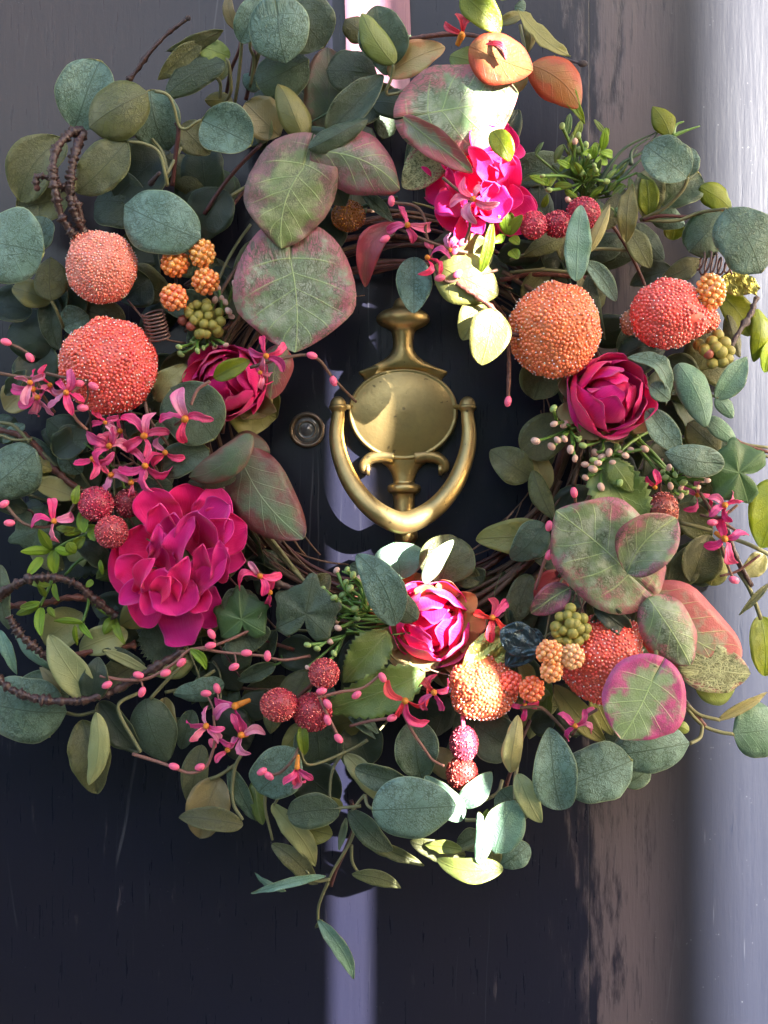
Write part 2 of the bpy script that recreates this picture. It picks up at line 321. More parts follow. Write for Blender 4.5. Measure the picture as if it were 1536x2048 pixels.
def width_fn(kind, s):
    if kind == 'round': return (max(0, 1-abs(2*s-1)**2.3))**.50*(1-.08*(1-s)) 
    if kind == 'ovate': return math.sin(math.pi*s**.82)**.60 if 0 < s < 1 else 0
    if kind == 'lance': return math.sin(math.pi*s**.85)**.78 if 0 < s < 1 else 0
    if kind == 'heart':
        q = math.sqrt(max(0, 1-(1-min(s/.34, 1))**2)); return q*(1-max(0, (s-.34)/.66)**2.0)**.85*.99
    if kind == 'serr':
        return (math.sin(math.pi*s**.75)**.8 if 0 < s < 1 else 0)
    if kind == 'spoon': return (s**.50*.92+.08)*(1-s**4.5)**.5
    if kind == 'petal': return (.45+.55*s)*(1-s**6)**.6*min(1, s*5+.45)
    return 1
def leaf_geo(b, t, W, kind, bow=0, cup=0, curve=0, roll=0, twist=0, wav=0, wf=3, fold=0, nx=18, ny=8, hook=0, seed=0, th=.0003, pleat=0):
    b = np.array(b); t = np.array(t); L = np.linalg.norm(t-b); T = (t-b)/L
    nrm = np.array((0, -1., 0)); nrm -= T*np.dot(nrm, T)
    if np.linalg.norm(nrm) < .05: nrm = np.array((0, 0, 1.))-T*T[2]
    nrm /= np.linalg.norm(nrm); B0 = np.cross(T, nrm)
    if kind == 'serr': nx = 26
    if kind == 'heart': nx, ny = 20, 12
    rr = random.Random(seed); ph = [rr.uniform(0, 6.28) for _ in range(4)]
    G = np.zeros((nx+1, ny+1, 3)); UVn = np.zeros((nx+1, ny+1, 2)); UVc = np.zeros((nx+1, ny+1, 2))
    for i in range(nx+1):
        s = i/nx
        s = .5-.5*math.cos(math.pi*s) if kind != 'serr' else s
        a = math.radians(roll+twist*(s-.5)); ca, sa = math.cos(a), math.sin(a)
        B = B0*ca+nrm*sa; Nn = nrm*ca-B0*sa
        w_ = max(.012, width_fn(kind, s))*W/2
        if kind == 'serr': w_ *= 1+.09*((i % 2)*2-1)
        for j in range(ny+1):
            tt = -1+2*j/ny; al = s
            if kind == 'heart': al = s-.42*abs(tt)**1.2*max(0, 1-s/.5)**1.3*min(1.2, W/L)
            if kind == 'round': al = s+.03*tt*tt*(1-2*s)
            wob = 1+.035*math.sin(9*s+ph[0]+tt)+(.016 if kind != 'spoon' else .04)*math.sin(11*s+3*tt+ph[1])*abs(tt)
            x = tt*w_*wob
            z = bow*4*s*(1-s)*L+hook*L*s**3+cup*abs(tt)**1.8*w_-fold*abs(tt)*w_
            if pleat: z += pleat*L*(.6*math.sin(9*tt+3*math.sin(4*s+ph[0]))+.5*math.sin(16*tt*s+ph[1])+.4*math.sin(14*s+5*tt))*min(1, s*4)
            if wav: z += wav*L*math.sin(wf*6.28*s+ph[2]+(1.5 if tt > 0 else 0))*abs(tt)**1.5+wav*.5*L*math.sin(wf*9*s+ph[3]+3*tt)*abs(tt)
            G[i, j] = b+T*(al*L)+B*x+Nn*z+B0*(curve*4*s*(1-s)*L)
            UVn[i, j] = (s, tt); UVc[i, j] = (s*L*100+seed % 7*3, x*100)
    du = np.gradient(G, axis=0); dv = np.gradient(G, axis=1); nn = np.cross(dv, du)
    nn /= np.linalg.norm(nn, axis=2)[..., None]+1e-12
    if np.sum(nn.reshape(-1, 3).mean(0)*nrm) < 0: nn = -nn
    G2 = G-nn*th
    V = np.concatenate([G.reshape(-1, 3), G2.reshape(-1, 3)]); k = (nx+1)*(ny+1)
    uvn = np.concatenate([UVn.reshape(-1, 2)]*2); uvc = np.concatenate([UVc.reshape(-1, 2)]*2)
    F, fm = [], []
    c = lambda i, j: i*(ny+1)+j
    for i in range(nx):
        for j in range(ny):
            q = (c(i, j), c(i+1, j), c(i+1, j+1), c(i, j+1))
            F.append(q); fm.append(0); F.append(tuple(k+x for x in (q[0], q[3], q[2], q[1]))); fm.append(1)
    for i in range(nx):
        for j, rv in ((0, 0), (ny, 1)):
            q = (c(i, j), c(i+1, j), k+c(i+1, j), k+c(i, j)); F.append(q if rv else q[::-1]); fm.append(1)
    for j in range(ny):
        for i, rv in ((0, 1), (nx, 0)):
            q = (c(i, j), c(i, j+1), k+c(i, j+1), k+c(i, j)); F.append(q if rv else q[::-1]); fm.append(1)
    return V, F, fm, uvn, uvc
seedn = [0]
LM['MG'] = PET; LM['MGD'] = PETD; LM['SO'] = PETO; LM['SS'] = PETS
def leaf(parent, bx, by, tx, ty, w, h0, h1, mat='T', kind='round', name='leaf', back=None, props=None, **kw):
    seedn[0] += 1; rr = random.Random(seedn[0]*13+5)
    if name == 'leaf':
        kw.setdefault('bow', rr.uniform(.03, .16)); kw.setdefault('cup', rr.choice((-1, 1, 1))*rr.uniform(.10, .42))
        kw.setdefault('curve', rr.uniform(-.05, .05)); kw.setdefault('twist', rr.uniform(-26, 26)); kw.setdefault('hook', rr.choice((0, 0, 1))*rr.uniform(-.22, .12)); kw.setdefault('fold', rr.choice((0, 0, 0, 1))*rr.uniform(-.3, .35) if kind != 'heart' else 0); kw.setdefault('wav', rr.uniform(.006, .022))
    b = P(bx, by, h0/100); t = P(tx, ty, h1/100); W = sz(w*(1.08 if name == 'leaf' and mat != 'BX' else 1), (h0+h1)/200)
    V, F, fm, un, uc = leaf_geo(b, t, W, kind, seed=seedn[0], **kw)
    bm = LM[back] if back else (under if mat not in ('PK', 'PKL', 'PKR', 'GOLD', 'STEEL', 'BX', 'YB', 'O', 'TAN', 'P', 'YP', 'TW', 'PE', 'MG', 'MGD', 'SO', 'SS') else LM[mat])
    return obj(name, V, F, [LM[mat], bm], parent, b, props, fmat=fm, uvs={'norm': un, 'cm': uc})
def ivy(parent, cx, cy, rad, rot, h, mat='I', dome=.25, tilt=0, sx=1.0, lobes=5, props=None):
    """lobed leaf seen face on; rot = direction of the tip, degrees counter-clockwise from +x."""
    seedn[0] += 1; na, nr = 60, 8; V, UVn, UVc = [], [], []
    rm = sz(rad, h/100); c0 = P(cx, cy, h/100); ra = math.radians(rot)
    def ro(a):   # outline; a = 0 at the tip
        d = abs((a+math.pi) % (2*math.pi)-math.pi)
        v = 0
        for ctr, amp, wd in ((0, 1.05, .36), (math.radians(66), .93, .40), (math.radians(128), .86, .42)): v = max(v, amp*math.exp(-((d-ctr)/wd)**2*.55))
        if d > 2.75: v *= 1-.75*((d-2.75)/.39)
        return max(v, .76 if d < 2.6 else .76-.6*(d-2.6)/.54) if d < 2.6 else .76-.6*(d-2.6)/.54
    for side in (0, 1):
        for i in range(nr+1):
            for j in range(na):
                a = 2*math.pi*j/na; r = i/nr*ro(a); x = math.cos(a)*r; y = math.sin(a)*r*sx
                z = -dome*(r*r)+.06*math.sin(5*a)*r+.12*(1-abs(math.sin(a*2.5)))*r*.6
                X = x*math.cos(ra)-y*math.sin(ra); Z = x*math.sin(ra)+y*math.cos(ra)
                V.append((c0.x+X*rm, c0.y-z*rm+tilt*X*rm+side*.0004, c0.z+Z*rm))
                k = min(abs(((a-cc+math.pi) % (2*math.pi))-math.pi) for cc in (0, 1.19, -1.19, 2.2, -2.2))
                UVn.append((.3+.5*i/nr, i/nr*.9)); UVc.append((r*rm*100+seedn[0] % 5, k*r*rm*100*1.0))
    F, fm = [], []; k = (nr+1)*na
    for i in range(nr):
        for j in range(na):
            j2 = (j+1) % na; q = (i*na+j, (i+1)*na+j, (i+1)*na+j2, i*na+j2)
            F.append(q); fm.append(0); F.append(tuple(k+x for x in (q[0], q[3], q[2], q[1]))); fm.append(1)
    for j in range(na):
        j2 = (j+1) % na; F.append((nr*na+j, k+nr*na+j, k+nr*na+j2, nr*na+j2)); fm.append(1)
    return obj('leaf', V, F, [LM[mat], under], parent, c0, props, fmat=fm, uvs={'norm': UVn, 'cm': UVc})

def ico(sub):
    import bmesh
    bm = bmesh.new(); bmesh.ops.create_icosphere(bm, subdivisions=sub, radius=1)
    V = np.array([v.co[:] for v in bm.verts]); F = np.array([[v.index for v in f.verts] for f in bm.faces]); bm.free(); return V, F
ICO1, ICO2, ICO3 = ico(1), ico(2), ico(3)
SH = {}
def ball(name, parent, px, py, h, r, mat, sub=2, sc3=(1, 1, 1), rot=0, props=None, wr=None):
    """shared unit ball mesh; sc3 = x, depth, z proportions."""
    key = (mat.name, sub, name)
    if key not in SH: SH[key] = mesh_data(name, *(ICO1, ICO2, ICO3)[sub-1], [mat])
    o = link(name, SH[key], parent, P(px, py, h/100)); rr = wr or sz(r, h/100)
    o.scale = (rr*sc3[0], rr*sc3[1], rr*sc3[2]); o.rotation_euler = (R.uniform(-.2, .2), math.radians(-rot), R.uniform(-.2, .2))
    for k, v in (props or {}).items(): o[k] = v
    return o
def fib(n):
    i = np.arange(n)+.5; ph = np.arccos(1-2*i/n); th = math.pi*(1+5**.5)*i
    return np.stack([np.cos(th)*np.sin(ph), np.sin(th)*np.sin(ph), np.cos(ph)], 1)
def bead_cloud(name, parent, centre, ax, br, c1, c2, mat, shape=None, flat=False, sub=2, cover=.86, grad=None, lo=.7, jit=.35, keep=.55, relax=False, props=None):
    """centre world, ax = (rx, ry(depth), rz) metres, br bead radius; joined beads over a shaped core."""
    rng = np.random.default_rng(int(abs(centre[0])*1e5+abs(centre[2])*1e4))
    Rm = (ax[0]*ax[2]*ax[1])**(1/3); n = int(4*math.pi*Rm*Rm/(3.46*br*br)*cover)
    d = fib(n)+rng.normal(0, jit*br/Rm*.8, (n, 3)); d /= np.linalg.norm(d, axis=1)[:, None]
    if relax:
        s0 = 2.05*math.sqrt(math.pi/n)*1.04
        for _ in range(10):
            df = d[:, None, :]-d[None, :, :]; q = np.sqrt((df**2).sum(2))+1e-9; f = np.clip(s0-q, 0, None)/q; np.fill_diagonal(f, 0)
            d = d+.35*(df*f[..., None]).sum(1); d /= np.linalg.norm(d, axis=1)[:, None]
    mul = np.array([shape(v) for v in d]) if shape else np.ones(n)
    pos = d*np.array(ax)*mul[:, None]; keepm = d[:, 1] < keep
    d, pos = d[keepm], pos[keepm]; n = len(d)
    tv, tf = (ICO1, ICO2)[sub-1]
    sizes = br*(rng.uniform(.8, 1.12, n) if flat else rng.uniform(.72, 1.18, n))
    spk = (rng.uniform(0, 1, n) < .16) & (not flat); sizes = np.where(spk, br*.38, sizes)
    ang = rng.uniform(0, 6.28, n); ca, sa = np.cos(ang), np.sin(ang)
    V = np.empty((n, len(tv), 3))
    V[..., 0] = tv[:, 0]*ca[:, None]-tv[:, 1]*sa[:, None]; V[..., 1] = tv[:, 0]*sa[:, None]+tv[:, 1]*ca[:, None]; V[..., 2] = tv[:, 2]
    V = V*sizes[:, None, None]+(pos+d*(np.where(spk, .75, rng.uniform(-.45, -.05, n) if not flat else rng.uniform(-.1, .45, n))*br)[:, None])[:, None, :]
    F = (tf[None]+(np.arange(n)*len(tv))[:, None, None]).reshape(-1, 3)
    k = rng.uniform(0, 1, n)
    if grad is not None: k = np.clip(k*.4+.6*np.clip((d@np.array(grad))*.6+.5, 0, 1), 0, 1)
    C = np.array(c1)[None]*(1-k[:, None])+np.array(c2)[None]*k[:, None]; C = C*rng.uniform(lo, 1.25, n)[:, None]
    if not flat:
        C[spk] = np.array((.95, .80, .76))  # small near-white beads: glints put in as colour
    else:
        w_ = rng.uniform(0, 1, n) < .16; C[w_] = C[w_]*.7+np.array((.32, .16, .14))
    C4 = np.concatenate([np.clip(C, 0, .95), np.ones((n, 1))], 1); C4 = np.repeat(C4, len(tv), axis=0)
    me = bpy.data.meshes.new(name); me.vertices.add(n*len(tv)); me.vertices.foreach_set('co', V.astype(np.float32).ravel())
    nf = len(F); me.loops.add(nf*3); me.loops.foreach_set('vertex_index', F.astype(np.int32).ravel())
    me.polygons.add(nf); me.polygons.foreach_set('loop_start', np.arange(nf, dtype=np.int32)*3)
    me.polygons.foreach_set('use_smooth', [not flat]*nf)
    a = me.color_attributes.new('col', 'FLOAT_COLOR', 'POINT'); me.update(calc_edges=True)
    a.data.foreach_set('color', C4.astype(np.float32).ravel()); me.materials.append(mat); me.validate()
    o = link(name, me, parent, centre, kind='stuff')
    cv = ICO3[0]; mm = np.array([shape(v) for v in cv]) if shape else np.ones(len(cv))
    cm_ = tuple((np.array(c1)+np.array(c2))*(.47 if not flat else .3))
    ck = 'core %.2f %.2f %.2f' % cm_
    if ck not in SH: SH[ck] = simple(ck, cm_, .4)
    V2 = cv*(np.array(ax)-br*(.15 if flat else -.12))*mm[:, None]
    link('core', mesh_data('core', V2, ICO3[1], [SH[ck]]), parent, centre)
    return o
def fruit(px, py, h, rx, ry, br, c1, c2, lab, shape=None, rz=None, grad=None, glit=False, name='beaded_fruit'):
    c = P(px, py, h/100); g = empty(name, WR, c, label=lab)
    k = S*(D-h/100)/D
    bead_cloud('beads', g, c, (rx*k, (rz or min(rx, ry))*k*.92, ry*k), br*.84*k, c1, c2, GLIT if glit else BEAD, shape, flat=glit, sub=1 if glit else 2, grad=grad, cover=1.05, lo=.5 if glit else .86, jit=1.0, relax=not glit)
    return g
def sugar(px, py, h, rx, ry, lab=None, c1=(.68, .015, .10), c2=(.78, .07, .14), grad=(-.1, -.9, .3), name='sugared_berry', br=1.9, stemto=None, smat=None):
    c = P(px, py, h/100); g = empty(name, WR, c); k = S*(D-h/100)/D
    if lab: g['label'] = lab
    bead_cloud('sugar_coating', g, c, (rx*k, min(rx, ry)*k, ry*k), br*k, c1, c2, GLIT, None, flat=True, sub=1, cover=.62, grad=grad, lo=.35, jit=1.5, keep=.4)
    if stemto: stem('stem', [(px, py, h), (*stemto,)], 4, smat or BARKR, g)
    return g
def drupe(px, py, h, r, n=46, br=6, c1=(.62, .16, .04), c2=(.65, .28, .06), ry=None, lab=None):
    """raspberry-like pick of separate glass beads."""
    c = P(px, py, h/100); g = empty('beaded_berry', WR, c); k = S*(D-h/100)/D; ry = ry or r
    if lab: g['label'] = lab
    m = 'amber bead %.2f %.2f' % (c1[0], c1[1])
    if m not in SH:
        q = N(m); r_ = q.rnd(); q.set(base=q.mix(r_, tuple(min(1, x*1.35) for x in c1), tuple(min(1, x*1.4) for x in c2)), rough=.08, coat=1.0, coatr=.04, spec=.7, sss=.4); q.b.inputs['Subsurface Radius'].default_value = (.004, .002, .001); SH[m] = q.m
    V = fib(n)
    for d in V:
        if d[1] > .35: continue
        o = ball('bead', g, 0, 0, 0, 1, SH[m], 2, wr=br*k*R.uniform(.85, 1.15))
        wp = Vector(c)+Vector((d[0]*r*k*.86, d[1]*r*k*.8, d[2]*ry*k*.86))*R.uniform(.96, 1.06); o.location = wp-Vector(c); WORLD[o.name] = wp
    V2 = ICO2[0]*np.array((r*.82*k, r*.76*k, ry*.82*k)); link('core', mesh_data('core', V2, ICO2[1], [SH[m]]), g, c)
    return g
# silk petals: rows follow a curl profile, columns an arc across
def petal(parent, base, axis, rad_dir, length, width, th0, th1, acr, rim=0, ruf=.04, mat=None, name='petal', nx=14, ny=12, notch=.0, seed=0, pw=.55):
    base = np.array(base, float); A = np.array(axis, float); Rd = np.array(rad_dir, float); Bt = np.cross(A, Rd)
    rr = random.Random(seed*7+1); ph = [rr.uniform(0, 6.28) for _ in range(5)]
    G = np.zeros((nx+1, ny+1, 3)); U = np.zeros((nx+1, ny+1, 2)); p = base.copy(); last = base
    for i in range(nx+1):
        v = i/nx; th = math.radians(th0+(th1-th0)*v+rim*max(0, (v-.78)/.22)**1.5)
        dr = Rd*math.sin(th)+A*math.cos(th)          # growth direction
        nrm_in = -Rd*math.cos(th)+A*math.sin(th)      # towards the flower's axis
        if i: p = p+dr*(length/nx)
        w_ = width/2*(.28+.72*min(1, v*1.5)**.8)*(1-max(0, (v-.62)/.38)**2.6*pw)
        for j in range(ny+1):
            u = -1+2*j/ny; a = acr*u; q = a if abs(acr) > 1e-3 else 1e-3*u
            X = math.sin(q)/acr*w_ if abs(acr) > 1e-3 else u*w_; Zc = (1-math.cos(q))/abs(acr)*w_ if abs(acr) > 1e-3 else 0
            rf = ruf*length*(v**2)*(math.sin(4.2*u+ph[0])+.6*math.sin(9*u+ph[1])+.5*math.sin(6*v+ph[2]+2*u))
            top = length*.05*v**3*(math.cos(u*2.2)-.5+.35*math.sin(7*u+ph[3]))-notch*length*v**4*math.exp(-(u*4)**2)
            G[i, j] = p+Bt*X+nrm_in*(Zc*(1 if acr > 0 else -1)+rf)+dr*(top-abs(u)**2.3*length*.24*v**1.5)
            U[i, j] = (v, u)
    du = np.gradient(G, axis=0); dv = np.gradient(G, axis=1); nn = np.cross(du, dv); nn /= np.linalg.norm(nn, axis=2)[..., None]+1e-12
    V = np.concatenate([G.reshape(-1, 3), (G-nn*.0003).reshape(-1, 3)]); k = (nx+1)*(ny+1); F = []
    c = lambda i, j: i*(ny+1)+j
    for i in range(nx):
        for j in range(ny):
            q = (c(i, j), c(i+1, j), c(i+1, j+1), c(i, j+1)); F.append(q); F.append(tuple(k+x for x in (q[0], q[3], q[2], q[1])))
    for i in range(nx):
        for j in (0, ny): F.append((c(i, j), c(i+1, j), k+c(i+1, j), k+c(i, j)))
    for j in range(ny): F.append((c(nx, j), c(nx, j+1), k+c(nx, j+1), k+c(nx, j)))
    return obj(name, V, F, [mat], parent, base, uvs={'norm': np.concatenate([U.reshape(-1, 2)]*2)})
def frame(ax):
    A = Vector(ax).normalized(); u = A.cross(Vector((0, 0, 1))).normalized(); v = u.cross(A).normalized(); return A, u, v
def rosebud(px, py, h, r, ax, lab, mats=(PET, PETD), seed=1, sepal=None, sx=1.0, sy=1.0, name='peony_bud'):
    """closed silk bud: nested petals wrapping a ball of radius r (px)."""
    c = P(px, py, h/100); g = empty(name, WR, c, label=lab); A, u, v = frame(ax); k = S*(D-h/100)/D; rr = random.Random(seed)
    rm = r*k; bc = c-A*rm*.9; i_ = 0
    V2 = ICO2[0]*rm*.52; link('heart', mesh_data('heart', V2, ICO2[1], [PETD]), g, c)
    for li, (n, sc_, th1, wd, rim) in enumerate(((3, .60, -66, 1.35, 8), (3, .74, -50, 1.4, 10), (4, .88, -34, 1.3, 14), (3, .99, -14, 1.4, 20), (3, 1.06, 6, 1.4, 26))):
        off = rr.uniform(0, 6.28)
        for j in range(n):
            a = off+2*math.pi*j/n+rr.uniform(-.15, .15); d = u*math.cos(a)*sx+v*math.sin(a)*sy; i_ += 1
            Rr = rm*sc_; t0, t1 = 92, th1+rr.uniform(-8, 8); ln = Rr*math.radians(abs(t0-t1))*1.02
            petal(g, c-A*Rr*.98, A, d, ln, Rr*wd*1.62, t0, t1, 1.0, rim=rim, ruf=.018, mat=mats[i_ % 2], seed=seed*40+i_, pw=.32)
    if sepal:
        for a, ln, m_ in sepal:
            a = math.radians(a); d = u*math.cos(a)+v*math.sin(a)
            petal(g, c-A*rm*1.0, A, d, rm*ln, rm*1.35, 95, 55, .35, rim=30, ruf=.07, mat=m_, seed=seed*40+int(a*9), name='sepal')
    return g
def flower(parent, x, y, h, size, rot, n=4, mat='PK', wd=.42, h1=-1.2, spread=360, tube=None, name='pink_blossom'):
    g = empty(name, parent, P(x, y, h/100)); rr = random.Random(int(x*7+y))
    for i in range(n):
        a = math.radians(rot+spread*i/n+rr.uniform(-14, 14)); L = size*rr.uniform(.8, 1.15); hh = h+rr.uniform(h1, .5)
        leaf(g, x+4*math.cos(a), y-4*math.sin(a), x+L*math.cos(a), y-L*math.sin(a), L*wd*rr.uniform(.85, 1.15), h, hh, mat=mat if rr.random() < .7 else ('PKL' if mat == 'PK' else 'PK'), kind='petal', name='petal', bow=rr.uniform(.05, .22), cup=rr.uniform(.2, .7), curve=rr.uniform(-.14, .14), roll=rr.uniform(-35, 35), twist=rr.uniform(-50, 50), nx=10, ny=6, wav=.02, hook=rr.uniform(-.25, .1))
    ball('centre', g, x, y, h+.25, size*.13, CENT, 2, (1, 1.4, 1))
    if tube: stem('tube', [(x, y, h), (tube[0], tube[1], h-.6)], size*.13, CENT, g, r2=size*.09)
    return g
# ---------------------------------------------------------------- setting: door, wall, porch
boxobj('ground', (-60, 60, -60, 2, -.35, -.20), simple('garden soil and lawn', (.06, .08, .035), .9, (.10, .09, .06), nscale=3), kind='structure')
boxobj('porch_floor', (-1.6, 1.9, -1.9, .02, -.20, 0.0), simple('stone paving', (.30, .28, .25), .7, (.22, .21, .19), nscale=12), kind='structure')
door = empty('door', None, (0, 0, 0), label='dark navy painted front door with a mauve stile on its right', category='door', kind='thing')
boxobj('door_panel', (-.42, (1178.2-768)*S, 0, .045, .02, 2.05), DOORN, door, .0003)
boxobj('stile', ((1178.6-768)*S, .42, .0002, .045, .02, 2.05), DOORC, door, .0003, label='mauve grey stile with vertical streaks in the paint')
WALL = simple('rendered wall', (.34, .31, .28), .85, (.27, .25, .23), nscale=20, bump=.5)
for nm, d in (('wall_left', (-1.6, -.50, -.02, .2, 0, 2.6)), ('wall_right', (.50, 1.9, -.02, .2, 0, 2.6)), ('wall_above_door', (-.50, .50, -.02, .2, 2.13, 2.6))):
    boxobj(nm, d, WALL, None, kind='structure')
fr = empty('door_frame', None, (0, 0, 0), kind='structure')
FR = simple('frame paint', (.03, .032, .05), .35)
boxobj('jamb', (-.499, -.423, -.03, .1, .001, 2.055), FR, fr); boxobj('jamb', (.423, .499, -.03, .1, .001, 2.055), FR, fr)
boxobj('head', (-.499, .499, -.033, .1, 2.058, 2.128), FR, fr)
# greenery added unseen behind the camera, locally taller, to darken paint and brass reflections
V, F = [], []
for i in range(61):
    for j in range(26):
        x = -7+12*i/60; sm = lambda e0, e1, v_: (lambda t_: t_*t_*(3-2*t_))(min(1, max(0, (v_-e0)/(e1-e0)))); tall = 1.25*sm(-.5, .3, x)*(1-sm(2.6, 3.3, x)); z = -.25+(2.6+tall)*j/25; q = noise.noise(Vector((x*2, z*2, 1)))*.16+noise.noise(Vector((x*9, z*9, 3)))*.10
        V.append((x, -4.2+q+(.15*max(0, z-2)**2), z))
for i in range(60):
    for j in range(25): a_ = i*26+j; F.append((a_, a_+26, a_+27, a_+1))
n0 = len(V)
for i in range(61):
    x = -7+12*i/60; V += [(x, -5.2, V[i*26+25][2]), (x, -5.2, -.25)]
for i in range(60):
    a_ = n0+2*i; F += [(i*26+25, (i+1)*26+25, a_+2, a_), (a_, a_+2, a_+3, a_+1)]
obj('added_hedge', V, F, [simple('added hedge leaves', (.03, .05, .02), .7, (.06, .09, .035), nscale=30)], None, (-1, -4.5, -.25), dict(label='clipped dark greenery added out of view to darken the door reflections', category='added_hedge'))
# screen added out of view: its boards shade the door, the gap lets sun through
scr = empty('shade_screen', None, (.75, -.6, 0), label='tall board screen added out of view to shade the door, one narrow gap between its boards', category='shade screen')
SX = .75; SCRM = simple('shade screen timber', (.16, .14, .13), .7, (.11, .095, .09), nscale=18)
def dy(px): return -(SX-(px-768)*S)   # where the sun ray that meets the door at px crosses the screen
for a, b in ((1330, 738), (642, 120), (112, -420)):
    boxobj('shade_board', (SX, SX+.010, dy(b), dy(a), .001, 2.45), SCRM, scr, .002)
boxobj('shade_rail', (SX+.0105, SX+.06, dy(-420), -.05, 2.36, 2.44), SCRM, scr)
boxobj('shade_rail', (SX+.0105, SX+.06, dy(-420), -.05, .06, .16), SCRM, scr)

# unseen post added farther off: its soft shadow ends the shaded middle of the door
bt = 3.2
boxobj('shade_post', ((1285-768)*S+bt, (1285-768)*S+bt+.055, -bt, -bt+.01, -.2, 4.2), SCRM, None, .003, label='tall slim timber post added out of view to soften the shade edge', category='post')

# ---------------------------------------------------------------- knocker
kn = empty('door_knocker', None, P(807, 860, 0), label='worn brass urn shaped door knocker with a hanging ring, framed by the wreath', category='door knocker')
def profile(name, cx, rows, mat=BRASS, parent=kn, seg=28, n=5, pw=2.2):
    C = catmull([(r[0], r[1], r[2]) for r in rows], n); V, F = [], []
    for c in C:
        for k in range(seg):
            a = 2*math.pi*k/seg; ca, sa = math.cos(a), math.sin(a)
            V.append(((cx-768+max(.5, c[1])*math.copysign(abs(ca)**(2/pw), ca))*S, -c[2]*S*math.copysign(abs(sa)**(2/pw), sa), ZC-(c[0]-1024)*S))
    m = len(C)
    for i in range(m-1):
        for k in range(seg):
            k2 = (k+1) % seg; F.append((i*seg+k, i*seg+k2, (i+1)*seg+k2, (i+1)*seg+k))
    F.append(tuple(range(seg))); F.append(tuple((m-1)*seg+k for k in reversed(range(seg))))
    return obj(name, V, F, [mat], parent, P(cx, C[0][0], 0))
profile('finial', 806, [(596, 4, 8), (600, 15, 16), (612, 20, 20), (618, 25, 24), (622, 40, 30), (632, 52, 36), (643, 53, 36), (652, 44, 32), (659, 30, 26), (666, 23, 24), (690, 20, 23), (706, 25, 24), (718, 37, 24), (728, 54, 23), (737, 74, 20), (743, 88, 14), (749, 87, 12), (756, 80, 10), (775, 70, 9)])
# oval plate: rim, groove, gently domed face
V, F = [], []; prof = [(1.0, 0), (1.0, 20), (.985, 26), (.955, 28), (.93, 26), (.90, 27), (.6, 33), (.3, 36.5), (.0, 38)]; sg = 96
for r_, h_ in prof:
    for k in range(sg):
        a = 2*math.pi*k/sg; V.append(((806-768+109*r_*math.cos(a))*S, -h_*S, ZC-(826-1024+91*r_*math.sin(a)*(1+.05*math.sin(a)))*S))
for i in range(len(prof)-1):
    for k in range(sg): k2 = (k+1) % sg; F.append((i*sg+k, i*sg+k2, (i+1)*sg+k2, (i+1)*sg+k))
plate = obj('oval_plate', V, F, [BRASS], kn, P(806, 826, 0))
profile('stem', 808, [(896, 42, 20), (912, 44, 24), (924, 46, 24), (934, 34, 23), (946, 26, 22), (958, 22, 22), (966, 22, 23), (970, 31, 30), (977, 34, 32), (984, 31, 30), (988, 24, 25), (1000, 21, 23), (1030, 21, 24), (1060, 19, 22), (1085, 17, 18), (1100, 10, 10)])
for s_ in (-1, 1):
    pts = [(808+s_*20, 916), (808+s_*45, 913), (808+s_*66, 917), (808+s_*79, 928), (808+s_*79, 939), (808+s_*68, 940)]
    C = catmull([(*p, 0) for p in pts], 6); m = len(C); V, F = [], []
    tube_geo([((c[0]-768)*S, -16*S, ZC-(c[1]-1024)*S) for c in C], [S*(15-8*i/m+(4 if i > m-5 else 0)) for i in range(m)], V, F, 12)
    obj('scroll', V, F, [BRASS], kn, P(pts[0][0], pts[0][1], .6))
hp = [(676, 806, 40), (676, 830, 42), (673, 870, 48), (681, 915, 60), (702, 965, 76), (735, 1008, 88), (770, 1034, 93), (806, 1046, 95), (842, 1034, 93), (878, 1008, 88), (911, 965, 76), (931, 915, 60), (938, 870, 48), (935, 830, 42), (935, 806, 40)]
C = catmull(hp, 8); m = len(C); V, F = [], []
rad = []
for i in range(m):
    q = abs(i/(m-1)*2-1); r_ = 23-11.5*q**1.2+(7*math.sin(math.pi*min(1, (1-q)/.11)) if q > .89 else 0)
    if i in (0, m-1): r_ = 7
    rad.append(r_*S*.95)
tube_geo([tuple(P(c[0], c[1], c[2]*S)) for c in C], rad, V, F, 20, squash=.9)
ring = obj('ring', V, F, [BRASS], kn, P(676, 806, .016))
for x_ in (676, 935): ball('knob', kn, x_+(0 if x_ < 800 else 0), 812, 1.55, 18, BRASS, 3, (.92, .9, 1.1))
for x_ in (690, 921):
    V, F = [], []; tube_geo([tuple(P(x_+(8 if x_ < 800 else -8)*t, 814, .011+.004*(1-t))) for t in (-1, 0, 2)], [5*S]*3, V, F, 10)
    obj('pivot_pin', V, F, [BRASS], kn, P(x_, 814, .013))
profile('striker_pad', 812, [(1052, 12, 60), (1062, 22, 66), (1078, 22, 64), (1092, 12, 50)], n=4)

# ---------------------------------------------------------------- peephole
pe = empty('peephole', None, P(614, 860, 0), label='small round peephole viewer with bronze rim beside the knocker', category='peephole')
BRZ = simple('aged bronze', (.26, .19, .14), .32, (.15, .11, .085), nscale=120, metal=.8)
def lathe(name, cx, cy, prof, mat, parent, sg=48):
    V, F = [], []
    for r_, h_ in prof:
        for k in range(sg):
            a = 2*math.pi*k/sg; V.append(((cx-768+r_*math.cos(a))*S, -h_*S, ZC-(cy-1024+r_*math.sin(a))*S))
    for i in range(len(prof)-1):
        for k in range(sg): k2 = (k+1) % sg; F.append((i*sg+k, i*sg+k2, (i+1)*sg+k2, (i+1)*sg+k))
    return obj(name, V, F, [mat], parent, P(cx, cy, 0))
lathe('rim', 614, 860, [(36, 0), (36, 5), (33, 8), (29, 8), (28, 5), (26, 2.5), (24, 2)], BRZ, pe)
